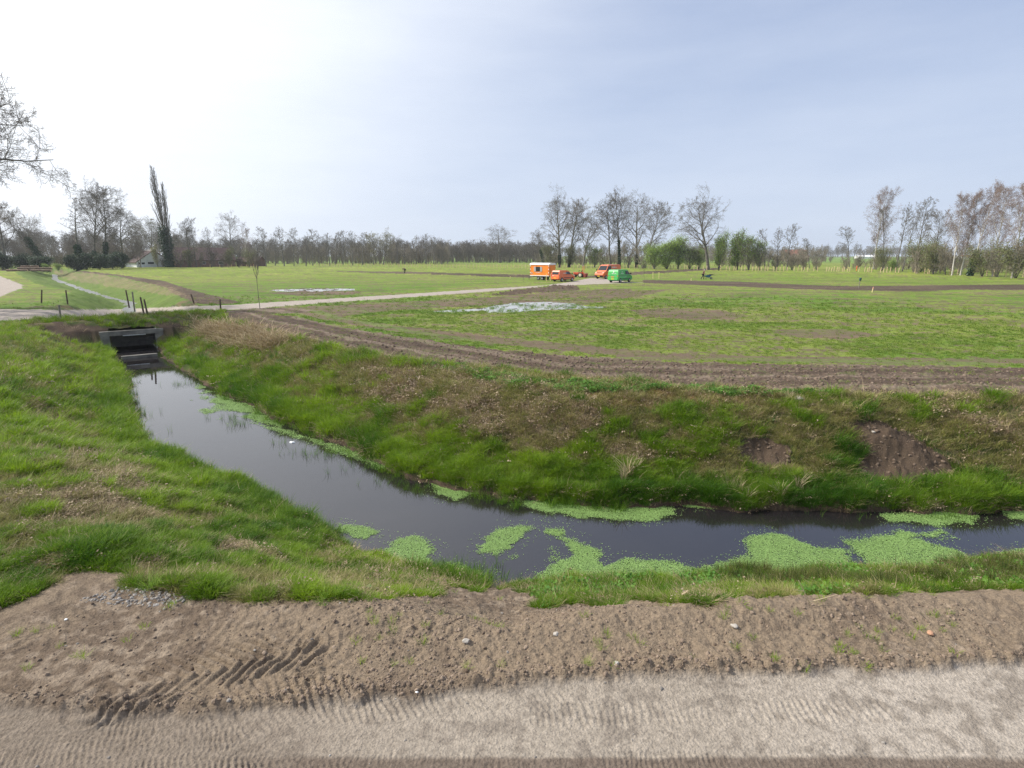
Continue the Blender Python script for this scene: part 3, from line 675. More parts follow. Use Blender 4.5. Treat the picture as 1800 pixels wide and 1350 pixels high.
# ---- duckweed
DW = [[(838, 960), (845, 945), (870, 930), (905, 921), (940, 920), (946, 926), (925, 948), (900, 966), (870, 975), (845, 972)],
      [(955, 935), (990, 928), (1012, 945), (1050, 962), (1068, 980), (1065, 992), (1100, 983), (1150, 984), (1200, 990), (1222, 998), (1260, 985), (1310, 975), (1305, 955),
       (1320, 938), (1360, 933), (1400, 945), (1430, 960), (1480, 965), (1510, 985), (1530, 1000), (1540, 1030), (1200, 1045), (1000, 1045), (930, 1040), (945, 1010), (980, 990), (1000, 975), (985, 955)],
      [(1480, 950), (1560, 940), (1620, 945), (1680, 965), (1720, 985), (1760, 995), (1700, 1010), (1560, 1010), (1520, 990), (1500, 965)],
      [(1560, 932), (1660, 935), (1650, 948), (1580, 946)], [(1735, 968), (1800, 966), (2000, 965), (2000, 1005), (1800, 1005), (1750, 995)],
      [(905, 872), (960, 872), (1050, 880), (1170, 888), (1190, 905), (1150, 917), (1060, 915), (960, 905), (910, 890)],
      [(760, 850), (790, 842), (830, 868), (800, 880), (765, 872)], [(1200, 880), (1260, 886), (1250, 893), (1205, 890)],
      [(1545, 905), (1650, 898), (1730, 905), (1720, 920), (1650, 925), (1570, 918)], [(1745, 893), (1850, 890), (1900, 925), (1770, 915)],
      [(672, 955), (700, 940), (740, 944), (768, 965), (765, 990), (720, 1005), (680, 1003), (650, 985)],
      [(590, 918), (640, 925), (665, 935), (640, 950), (590, 935)], [(765, 985), (790, 985), (860, 1000), (865, 1025), (780, 1020)]]
DWT = [[(340, 672), (400, 690), (460, 718), (520, 760), (600, 780), (700, 822), (660, 828), (570, 790), (480, 750), (430, 740), (370, 720), (350, 700)],
       [(250, 762), (310, 790), (380, 825), (360, 835), (300, 815), (255, 790)], [(880, 965), (930, 975), (900, 990)], [(960, 950), (1000, 970), (990, 1000), (955, 985)],
       [(1470, 945), (1560, 930), (1660, 935), (1700, 950), (1560, 960)], [(330, 700), (380, 720), (400, 745), (350, 725)], [(405, 735), (520, 755), (560, 790), (440, 745)]]
md_ = leafmat('duckweed', (0.15, 0.26, 0.065), (0.28, 0.42, 0.14), .1, .5, inst=False)
Vd = []; Fd = []
def fronds(P, dens, thin):
    q = [W2(*p_) for p_ in P]; xs = [p_[0] for p_ in q]; ys = [p_[1] for p_ in q]
    n_ = int((max(xs) - min(xs) + 1) * (max(ys) - min(ys) + 1) * dens); x = rng.uniform(min(xs) - .5, max(xs) + .5, n_); y = rng.uniform(min(ys) - .5, max(ys) + .5, n_)
    dd, _, _ = polydist(x, y, q, True); ins = inpoly(x, y, q); sd_ = np.where(ins, dd, -dd) + .22 * (fbm(x, y, 2.2, 3, 401) - .5) * 2
    gaps = fbm(x, y, 7, 3, 405)
    if thin: m_ = (sd_ > 0) & (rng.random(n_) < .75 * ss(sd_, 0, .5) * ss(fbm(x, y, 1.3, 3, 407), .30, .56))
    else: m_ = ((sd_ > 0) & (rng.random(n_) < np.clip(ss(sd_, -.03, .22) - .4 * (gaps > .72), 0, 1))) | ((sd_ > -.25) & (rng.random(n_) < .012))
    wd_, _, _ = polydist(x, y, WATER, True); m_ &= inpoly(x, y, WATER) | (wd_ < .25)
    return x[m_], y[m_]
XS = [];
for P in DW: XS.append(fronds(P, 8500, False))
for P in DWT: XS.append(fronds(P, 5200, True))
x = np.concatenate([q[0] for q in XS]); y = np.concatenate([q[1] for q in XS]); Nn = len(x)
hexa = np.array([[math.cos(k * math.pi / 2.5), math.sin(k * math.pi / 2.5)] for k in range(5)])
sz = rng.uniform(.007, .014, Nn) * np.clip(np.hypot(x, y) / 14, 1, 1.7); an = rng.uniform(0, 6.28, Nn)
ca_, sa_ = np.cos(an), np.sin(an); zz = WL + .004 + .012 * rng.random(Nn); tx = rng.normal(0, .18, Nn); ty = rng.normal(0, .18, Nn)
Vx = x[:, None] + sz[:, None] * (ca_[:, None] * hexa[None, :, 0] - sa_[:, None] * hexa[None, :, 1] * .75)
Vy = y[:, None] + sz[:, None] * (sa_[:, None] * hexa[None, :, 0] + ca_[:, None] * hexa[None, :, 1] * .75)
Vz = zz[:, None] + (Vx - x[:, None]) * tx[:, None] + (Vy - y[:, None]) * ty[:, None]
Vd = np.stack([Vx, Vy, Vz], -1).reshape(-1, 3)
me = npmesh('duckweed', Vd, np.arange(Nn * 5).reshape(-1, 5)); tag(link('duckweed', me, md_), 'pale green duckweed floating in rounded mats on the ditch water', 'duckweed', kind='stuff')
print('duckweed', Nn)
# reeds standing in the water
x, y = [], []
for (px_, py_, n_, sp) in [(415, 735, 30, .5), (425, 745, 14, .3), (320, 676, 20, .4), (490, 780, 5, .2), (515, 798, 8, .3), (548, 800, 10, .25), (588, 800, 12, .3), (610, 800, 20, .5), (650, 820, 26, .5), (700, 850, 26, .6), (740, 862, 14, .3), (875, 880, 16, .4),
                           (820, 1005, 30, .35), (850, 1015, 22, .3), (780, 1012, 16, .3), (900, 1025, 10, .2), (710, 1000, 14, .3), (250, 700, 6, .6), (245, 730, 6, .5), (260, 765, 10, .5), (1480, 905, 8, .4), (1670, 915, 12, .3), (1680, 910, 8, .2), (330, 650, 12, .4)]:
    p_ = at(px_, py_, WL); x += list(p_.x + rng.normal(0, sp, n_)); y += list(p_.y + rng.normal(0, sp * .6, n_))
x = np.array(x); y = np.array(y)
put('reeds', x, y, np.full(len(x), WL - .03), np.full(len(x), .62), [tuft('reed tuft', M_lush, 7, .42, .10, .010, .4, 80 + k) for k in range(3)], .3 * rng.random(len(x)), 'sparse green reeds standing in the ditch water', 'reeds', .12)
# grass in the larger puddle
x = []; y = []
for (px_, py_) in [(860, 541), (880, 546), (905, 545), (930, 537), (950, 541), (980, 538), (1000, 541), (1015, 536), (800, 546), (1030, 541), (890, 535)]:
    p_ = at(px_, py_, 0); x += list(p_.x + rng.normal(0, .9, 16)); y += list(p_.y + rng.normal(0, .7, 16))
x = np.array(x); y = np.array(y); put('puddle_grass', x, y, np.full(len(x), -.08), np.full(len(x), 1.5), kindsG, rng.random(len(x)) * .6, 'grass tufts standing in the larger puddle')

# ================================================================== TREES
def branch_tree(seed, H, r0, clear=.3, ang=55, nl=(14, 7, 6, 4), lr=(.42, .5, .5, .45), up=.25, wob=.12, crown='round', gauge=.022, droop=0.0, lean=0.0, forks=1, trunkr=.75):
    """returns segment lists: thick (trunk and limbs) and thin (twigs); tree height H, base at origin"""
    rg = random.Random(seed); thick = []; thin = []
    def shape(t):
        if crown == 'round': return math.sin(math.pi * (0.18 + 0.78 * t)) ** .7
        if crown == 'narrow': return .35 + .65 * math.sin(math.pi * min(1, .15 + .85 * t)) ** .8
        if crown == 'spire': return max(.12, 1 - t * .9)
        if crown == 'flame': return max(.15, math.sin(math.pi * (.12 + .80 * t)))
        return 1
    def grow(p, dr, L, r, lvl):
        ns = (10, 6, 4, 3, 2)[lvl]; pts = [p.copy()]; rs = [r]; dirs = [dr.copy()]; st = L / ns
        for k in range(ns):
            wv = Vector((rg.gauss(0, 1), rg.gauss(0, 1), rg.gauss(0, 1))) * wob * (1 if lvl else .14)
            tr = Vector((0, 0, 1)) * (up * (.25 if lvl else .1)) if lvl < 3 or not droop else Vector((0, 0, -droop))
            dr = (dr + wv + tr).normalized(); p = p + dr * st; pts.append(p.copy()); dirs.append(dr.copy())
            rs.append(max(gauge * (.55 if lvl > 2 else .8), r * (1 - (k + 1) / ns * (.82 if lvl else trunkr + .12))))
        dst = thick if lvl < 2 else thin
        for k in range(ns): dst.append((pts[k], pts[k + 1], rs[k], rs[k + 1], lvl))
        if lvl >= len(nl): return
        n_ = nl[lvl] + rg.randint(-1, 1)
        for c_ in range(n_):
            if lvl == 0: t = clear + (1 - clear) * ((c_ + rg.random() * .8) / n_) ** .9
            else: t = .18 + .82 * (c_ + rg.random()) / n_
            t = min(t, .99); k = min(int(t * ns), ns - 1); f = t * ns - k; q = pts[k].lerp(pts[k + 1], f); base = dirs[k]
            az = c_ * 2.4 + rg.uniform(-.5, .5) if lvl == 0 else rg.uniform(0, 6.283)
            a_ = rad(ang * (1.0 - .35 * t if lvl == 0 else .85) * rg.uniform(.75, 1.2))
            pe = base.orthogonal().normalized(); pe.rotate(Matrix.Rotation(az, 3, base)); nd = base * math.cos(a_) + pe * math.sin(a_)
            rr_ = rs[k] * (1 - f) + rs[k + 1] * f
            ll = L * lr[lvl] * rg.uniform(.7, 1.15) * (shape((t - clear) / (1 - clear)) if lvl == 0 else 1 - .45 * t)
            grow(q, nd, ll, min(rr_ * .55, r * .42), lvl + 1)
    for f_ in range(forks):
        d0 = Vector((math.sin(lean) + (0 if forks == 1 else (f_ - (forks - 1) / 2) * .22), rg.uniform(-.05, .05), 1)).normalized()
        grow(Vector((0, 0, -.2)), d0, H * (1 if f_ == 0 else .8), r0, 0)
    return thick, thin
def seg_mesh(name, segs, sides=(6, 5, 3, 3, 3)):
    Vv = []; Ff = []; off = 0
    by = {}
    for s_ in segs: by.setdefault(sides[s_[4]], []).append(s_)
    for k, L in by.items():
        P = np.array([list(s_[0]) for s_ in L]); Q = np.array([list(s_[1]) for s_ in L]); R0 = np.array([s_[2] for s_ in L]); R1 = np.array([s_[3] for s_ in L])
        Dn = Q - P; Dn /= np.linalg.norm(Dn, axis=1)[:, None] + 1e-9; ref = np.where(np.abs(Dn[:, 2:3]) > .9, [[1., 0, 0]], [[0, 0, 1.]])
        A_ = np.cross(Dn, ref); A_ /= np.linalg.norm(A_, axis=1)[:, None]; B_ = np.cross(Dn, A_); th = np.arange(k) * 2 * math.pi / k
        ring = A_[:, None] * np.cos(th)[None, :, None] + B_[:, None] * np.sin(th)[None, :, None]
        v_ = np.concatenate([P[:, None] + ring * R0[:, None, None], Q[:, None] + ring * R1[:, None, None]], 1)
        base = off + np.arange(len(L))[:, None] * 2 * k; j_ = np.arange(k)[None]; j2_ = (j_ + 1) % k
        Ff.append(np.stack([base + j_, base + j2_, base + k + j2_, base + k + j_], -1).reshape(-1, 4)); Vv.append(v_.reshape(-1, 3)); off += len(L) * 2 * k
    return npmesh(name, np.concatenate(Vv), np.concatenate(Ff), True)
def leafcloud(name, m, pts, n_, size, jit, seed=0):
    """many small leaf faces spread around the given points"""
    r_ = np.random.default_rng(seed); pts = np.array([list(p_) for p_ in pts]); c = pts[r_.integers(0, len(pts), n_)] + r_.normal(0, jit, (n_, 3))
    a_ = r_.normal(0, 1, (n_, 3)); a_ /= np.linalg.norm(a_, axis=1)[:, None]; b_ = np.cross(a_, r_.normal(0, 1, (n_, 3))); b_ /= np.linalg.norm(b_, axis=1)[:, None]
    s_ = size * r_.uniform(.5, 1.2, (n_, 1)); v_ = np.stack([c - a_ * s_, c + b_ * s_ * .6, c + a_ * s_, c - b_ * s_ * .6], 1).reshape(-1, 3)
    return npmesh(name, v_, np.arange(n_ * 4).reshape(-1, 4))
M_bark = mat('bark', (0.16, 0.145, 0.12), .95, noise=.4, scale=1.5); M_bark2 = mat('alder_bark', (0.15, 0.14, 0.13), .95, noise=.35, scale=1.5)
M_birch = mat('birch_bark', (0.50, 0.47, 0.43), .8, noise=.35, scale=2.5); M_twig = mat('twigs', (0.17, 0.15, 0.125), .95, noise=.25, scale=.6)
M_btwig = mat('birch_twigs', (0.27, 0.20, 0.175), .95, noise=.2, scale=.6); M_brush = mat('brush_twigs', (0.27, 0.235, 0.18), .95, noise=.3, scale=.5)
M_ivy = leafmat('ivy', (0.018, 0.045, 0.022), (0.05, 0.095, 0.04), .15, .45, inst=False)
M_willow = leafmat('willow_buds', (0.26, 0.26, 0.07), (0.42, 0.40, 0.14), .4, inst=False)
M_spring = leafmat('spring_leaf', (0.20, 0.31, 0.06), (0.38, 0.50, 0.14), .5, inst=False)
M_bud = leafmat('bud_green', (0.16, 0.18, 0.07), (0.27, 0.29, 0.12), .4, inst=False)
M_dark = leafmat('evergreen_leaf', (0.022, 0.045, 0.022), (0.07, 0.11, 0.05), .15, .5, inst=False)
M_catkin = leafmat('birch_catkin', (0.24, 0.17, 0.14), (0.34, 0.26, 0.21), .3, inst=False)
def proto(kind, seed):
    """dict(height, meshes [(part name, mesh)])"""
    P = []
    if kind == 'oak': H = 22; th, tn = branch_tree(seed, H, .55, .28, 62, (17, 10, 8, 6), (.54, .54, .52, .48), .07, .19, 'round', .024, trunkr=.8)
    elif kind == 'ash': H = 22; th, tn = branch_tree(seed, H, .36, .32, 50, (17, 10, 8, 6), (.42, .54, .52, .48), .20, .17, 'narrow', .026)
    elif kind == 'alder': H = 15; th, tn = branch_tree(seed, H, .22, .42, 62, (17, 7, 6, 4), (.27, .5, .5, .45), .25, .14, 'round', .026)
    elif kind == 'poplar': H = 30; th, tn = branch_tree(seed, H, .45, .12, 20, (40, 9, 6, 3), (.24, .42, .45, .45), .8, .06, 'flame', .030)
    elif kind == 'birch': H = 17; th, tn = branch_tree(seed, H, .19, .22, 44, (22, 9, 8, 5), (.30, .55, .55, .5), .30, .10, 'narrow', .018, droop=.28)
    elif kind == 'larch': H = 18; th, tn = branch_tree(seed, H, .25, .35, 82, (26, 8, 5), (.26, .35, .4), .02, .06, 'spire', .026)
    elif kind == 'near': H = 25; th, tn = branch_tree(seed, H, .62, .16, 68, (26, 14, 11, 9), (.60, .48, .46, .44), .08, .15, 'round', .031, trunkr=.75)
    elif kind == 'brush': H = 5; th, tn = branch_tree(seed, H, .07, .04, 40, (8, 6, 4, 3), (.5, .5, .5, .5), .45, .16, 'x', .022, forks=4)
    elif kind == 'shrub': H = 8; th, tn = branch_tree(seed, H, .10, .06, 45, (12, 7, 4, 3), (.5, .5, .5, .5), .45, .14, 'round', .026, forks=4)
    elif kind == 'sapling': H = 4; th, tn = branch_tree(seed, H, .035, .52, 30, (6, 4), (.45, .35), .5, .05, 'x', .022)
    bm_ = {'birch': M_birch, 'alder': M_bark2}.get(kind, M_bark); tm = {'birch': M_btwig, 'brush': M_brush}.get(kind, M_twig)
    P.append(('trunk', seg_mesh(kind + '_trunk', th), bm_))
    if tn: P.append(('crown', seg_mesh(kind + '_crown', tn), tm))
    tips = [s_[1] for s_ in tn if s_[4] >= 3] or [s_[1] for s_ in tn]
    axis = [s_[0].lerp(s_[1], k / 3) for s_ in th if s_[4] == 0 for k in range(3)]
    return dict(kind=kind, H=H, P=P, tips=tips, axis=axis)
PR = {k: [proto(k, 100 + 7 * i_ + len(k)) for i_ in range(n_)] for k, n_ in (('oak', 3), ('ash', 3), ('alder', 4), ('poplar', 1), ('birch', 3), ('larch', 1), ('near', 1), ('brush', 3), ('shrub', 3), ('sapling', 1))}
cache = {}
def crown_leaves(pr, what):
    key = (id(pr), what)
    if key not in cache:
        k = {'spring': (M_spring, 6000, .13, .5), 'willow': (M_willow, 6000, .10, .4), 'bud': (M_bud, 3200, .10, .4), 'dark': (M_dark, 12000, .20, .6), 'catkin': (M_catkin, 7000, .055, .25), 'thin': (M_spring, 3200, .10, .35)}[what]
        cache[key] = (leafcloud(what + '_leaves', None, pr['tips'], k[1], k[2], k[3]), k[0])
    return cache[key]
def ivy_mesh(pr, top, wd, seed, dens=3800):
    rg = np.random.default_rng(seed); H = pr['H']; ax = [p_ for p_ in pr['axis'] if p_.z < H * top]
    ax = [p_ for p_ in ax if (p_ - Vector((0, 0, p_.z))).length < 3]
    return leafcloud('ivy', None, ax, dens, .24, wd * .5, seed)
def tree(name, kind, var, bx, by, tx, ty, label, cat='tree', group=None, leaves=None, ivy=None, rz=None, wscale=1.0, sink=0.0, zbase=0.0):
    b_ = at(bx, by, zbase); t_ = at_depth(tx, ty, b_.y); pr = PR[kind][var % len(PR[kind])]
    Hh = t_.z - b_.z; k = Hh / pr['H']; lean = math.atan2(t_.x - b_.x, Hh)
    o = thing(name, label, cat, (b_.x, b_.y, zbase - sink), 0, group); kw = k * wscale
    rzz = random.Random(int(bx * 13 + ty)).uniform(0, 6.28) if rz is None else rz
    o.rotation_euler = (Matrix.Rotation(lean, 3, 'Y') @ Matrix.Rotation(rzz, 3, 'Z')).to_euler(); o.scale = (kw, kw, k)
    for nm, me, m in pr['P']: link(nm, me, m, o)
    if leaves:
        me, m = crown_leaves(pr, leaves); link('foliage', me, m, o)
    if ivy:
        me = ivy_mesh(pr, ivy[0], ivy[1] / kw, int(bx)); link('ivy', me, M_ivy, o)
    return o
# --- near tree leaning in at the left edge
tree('broadleaf_tree', 'near', 0, -200, 545, -180, 60, 'huge bare tree reaching in from the left edge high above the road', rz=2.2, wscale=.93)
# --- left background
LEFTT = [
 ('broadleaf_tree', 'oak', 0, -60, 474, -75, 345, 'bare tree at the far left behind the road bend', None, None, 1.0),
 ('broadleaf_tree', 'oak', 1, 12, 473, 2, 368, 'bare spreading tree above the log pile at the left edge', None, None, 1.0),
 ('ivy_tree', 'ash', 1, 84, 474, 28, 372, 'dead leaning tree thickly wrapped in dark ivy, left of the sparse tall one', None, (.62, .9), 1.0),
 ('sparse_tree', 'larch', 0, 140, 474, 117, 345, 'tall sparse tree with long level branches and an ivy-wrapped foot', None, (.34, .7), 1.25),
 ('broadleaf_tree', 'ash', 0, 166, 472, 148, 341, 'first tall bare tree of the cluster left of the white house', None, (.25, .5), 1.15),
 ('broadleaf_tree', 'ash', 2, 187, 472, 180, 347, 'middle tall bare tree of the cluster left of the white house', None, (.36, .6), 1.1),
 ('broadleaf_tree', 'oak', 2, 216, 471, 213, 376, 'dark bare tree standing just left of the white gabled house', None, None, .95),
 ('budding_tree', 'oak', 0, 243, 466, 243, 401, 'pale budding tree behind the white gabled house, left one', 'bud', None, 1.1),
 ('budding_tree', 'oak', 1, 268, 465, 262, 392, 'pale budding tree behind the white gabled house, right next to the poplar', 'bud', None, 1.1),
 ('lombardy_poplar', 'poplar', 0, 300, 470, 265, 300, 'tall tapering poplar with ivy round its leaning trunk', None, None, .95),
 ('lombardy_poplar', 'poplar', 0, 302, 470, 285, 328, 'shorter second poplar close to the right of the tallest one', None, None, .8),
 ('willow_tree', 'shrub', 0, 278, 470, 268, 432, 'small yellow-green willow in front of the white house gable', 'willow', None, .4),
 ('alder_tree', 'alder', 0, 336, 470, 322, 389, 'thin dark alder in front of the barn, left of a close pair', None, None, .9),
 ('alder_tree', 'alder', 1, 346, 470, 332, 385, 'thin dark alder in front of the barn, right of a close pair', None, None, .8),
 ('alder_tree', 'alder', 2, 374, 469, 364, 404, 'small bent alder before the middle of the barn roof', None, None, .8),
 ('birch_tree', 'oak', 2, 408, 463, 404, 385, 'light airy tree rising behind the barn roof', None, None, .75),
 ('birch_tree', 'birch', 1, 430, 464, 432, 404, 'pale slim tree behind the right end of the barn', None, None, 1.0),
]
for nm, k, v_, bx, by, tx, ty, lab, lv, iv, ws_ in LEFTT: tree(nm, k, v_, bx, by, tx, ty, lab, 'tree', None, lv, iv, wscale=ws_)
# ivy on the poplar as a part of it
for o in [o for o in COL.objects if o.name.startswith('lombardy_poplar') and o.parent is None]:
    if abs(o['label'].find('ivy')) != 1: link('ivy', ivy_mesh(PR['poplar'][0], .42, 1.6, 4, 9000), M_ivy, o)
ROW = [(468, 468.5, 465, 401), (484, 467, 481, 412), (500, 468, 488, 403), (517, 468, 513, 404), (538, 468, 536, 415), (550, 467, 551, 405), (561, 467, 562, 415), (580, 467, 573, 413),
       (589, 466, 589, 408), (603, 466, 602, 407), (620, 466.5, 618, 410), (637, 466, 638, 411), (697, 465, 697, 423), (711, 464.5, 712, 424), (732, 464.5, 731, 417), (750, 464.5, 747, 414),
       (763, 465, 765, 417), (777, 465, 776, 427)]
for q, (bx, by, tx, ty) in enumerate(ROW):
    ordn = ['first', 'second', 'third', 'fourth', 'fifth', 'sixth', 'seventh', 'eighth', 'ninth', 'tenth', 'eleventh', 'twelfth', 'first', 'second', 'third', 'fourth', 'fifth', 'sixth'][q]
    lab = f'{ordn} bare alder from the left in the row between barn and yellow willow' if q < 12 else f'{ordn} bare alder from the left in the clump right of the yellow willow'
    tree('alder_tree', 'alder', q, bx, by, tx, ty, lab, 'tree', 'alders along the far field edge', wscale=1.15 if q % 3 else .95)
tree('willow_tree', 'oak', 1, 657, 465, 660, 416, 'left half of the yellow-green budding willow pair beyond the fence', 'tree', None, 'willow', wscale=1.05)
tree('willow_tree', 'oak', 0, 674, 465, 677, 414, 'right half of the yellow-green budding willow pair beyond the fence', 'tree', None, 'willow', wscale=.95)
tree('oak_tree', 'oak', 2, 878, 462, 877, 405, 'lone round-crowned bare oak before the dense far wood', wscale=1.25)
MID = [('ash', 0, 956, 466, 950, 412, 'small ivy-clad tree behind the orange site hut', None, (.5, .6), 1.1),
 ('oak', 0, 984, 470, 984, 360, 'large bare tree left of centre, first of the tall group behind the vans', None, (.22, .4), 1.0),
 ('ash', 1, 1000, 470, 1009, 362, 'large bare tree close beside the first of the tall group behind the vans', None, (.2, .4), 1.1),
 ('oak', 1, 1025, 468, 1030, 392, 'smaller rounded bare tree behind the little tractor', None, None, 1.15),
 ('ash', 2, 1073, 469, 1066, 366, 'bare tree with upright limbs just left of the slim tall one', None, None, 1.1),
 ('ash', 0, 1089, 469, 1095, 352, 'slim tall bare tree with ivy up its stem behind the orange van', None, (.42, .4), .95),
 ('oak', 2, 1119, 470, 1122, 356, 'tall bare tree right of the slim ivied one', None, (.2, .4), .9),
 ('ash', 1, 1134, 471, 1158, 366, 'bare tree fanning out to the right above the green shrubs', None, None, 1.2),
 ('oak', 0, 1245, 474, 1245, 359, 'broad solitary bare oak right of the green shrubs', None, None, 1.12),
 ('alder', 1, 1345, 474, 1338, 404, 'thin dark tree left of the red-roofed farmhouse, first of three', None, None, .9),
 ('alder', 2, 1365, 474, 1368, 405, 'thin dark tree left of the red-roofed farmhouse, second of three', None, None, .9),
 ('alder', 3, 1383, 474, 1393, 398, 'thin dark tree in front of the red-roofed farmhouse', None, None, .95),
 ('alder', 0, 1423, 472, 1421, 418, 'small thin tree standing right of the red-roofed farmhouse', None, None, .9)]
for k, v_, bx, by, tx, ty, lab, lv, iv, ws_ in MID: tree('alder_tree' if k == 'alder' else 'broadleaf_tree', k, v_, bx, by, tx, ty, lab, 'tree', None, lv, iv, wscale=ws_)
RIGHT = [('alder', 0, 1493, 469, 1496, 398, 'broadleaf_tree', 'slender greyish tree left of the first white birch', None, None, 1.1),
 ('birch', 0, 1535, 473, 1545, 342, 'birch_tree', 'tallest white birch standing alone at the left of the right-hand row', 'catkin', None, .95),
 ('alder', 1, 1553, 474, 1557, 368, 'alder_tree', 'dark bare alder close to the right of the lone white birch', None, None, .7),
 ('alder', 2, 1574, 476, 1600, 365, 'alder_tree', 'dark bare alder leaning right, left one of a leaning pair', None, None, .75),
 ('alder', 3, 1586, 477, 1612, 372, 'alder_tree', 'dark bare alder leaning right, right one of a leaning pair', None, None, .65),
 ('alder', 0, 1606, 479, 1626, 351, 'alder_tree', 'tall dark alder with a straight stem right of the leaning pair', None, None, .8),
 ('ash', 2, 1640, 481, 1652, 384, 'broadleaf_tree', 'spreading brown tree leaning right above the brush', None, None, 1.0),
 ('birch', 1, 1673, 484, 1698, 349, 'birch_tree', 'birch with a rosy crown, first of the leaning birches on the right', 'catkin', None, .9),
 ('birch', 2, 1688, 484, 1716, 347, 'birch_tree', 'birch with a white stem, second of the leaning birches on the right', 'catkin', None, .9),
 ('birch', 0, 1704, 485, 1752, 329, 'birch_tree', 'tall narrow birch with ivy at its foot leaning far right', 'catkin', (.28, .5), .75),
 ('birch', 1, 1744, 486, 1768, 338, 'birch_tree', 'white-stemmed birch with forked crown near the right edge', 'catkin', None, .9),
 ('birch', 2, 1778, 489, 1797, 331, 'birch_tree', 'last rosy birch at the right edge of the picture', 'catkin', None, .95),
 ('birch', 0, 1825, 491, 1850, 325, 'birch_tree', 'birch whose crown just enters at the right edge', 'catkin', None, .95)]
for k, v_, bx, by, tx, ty, nm, lab, lv, iv, ws_ in RIGHT: tree(nm, k, v_, bx, by, tx, ty, lab, 'tree', None, lv, iv, wscale=ws_)
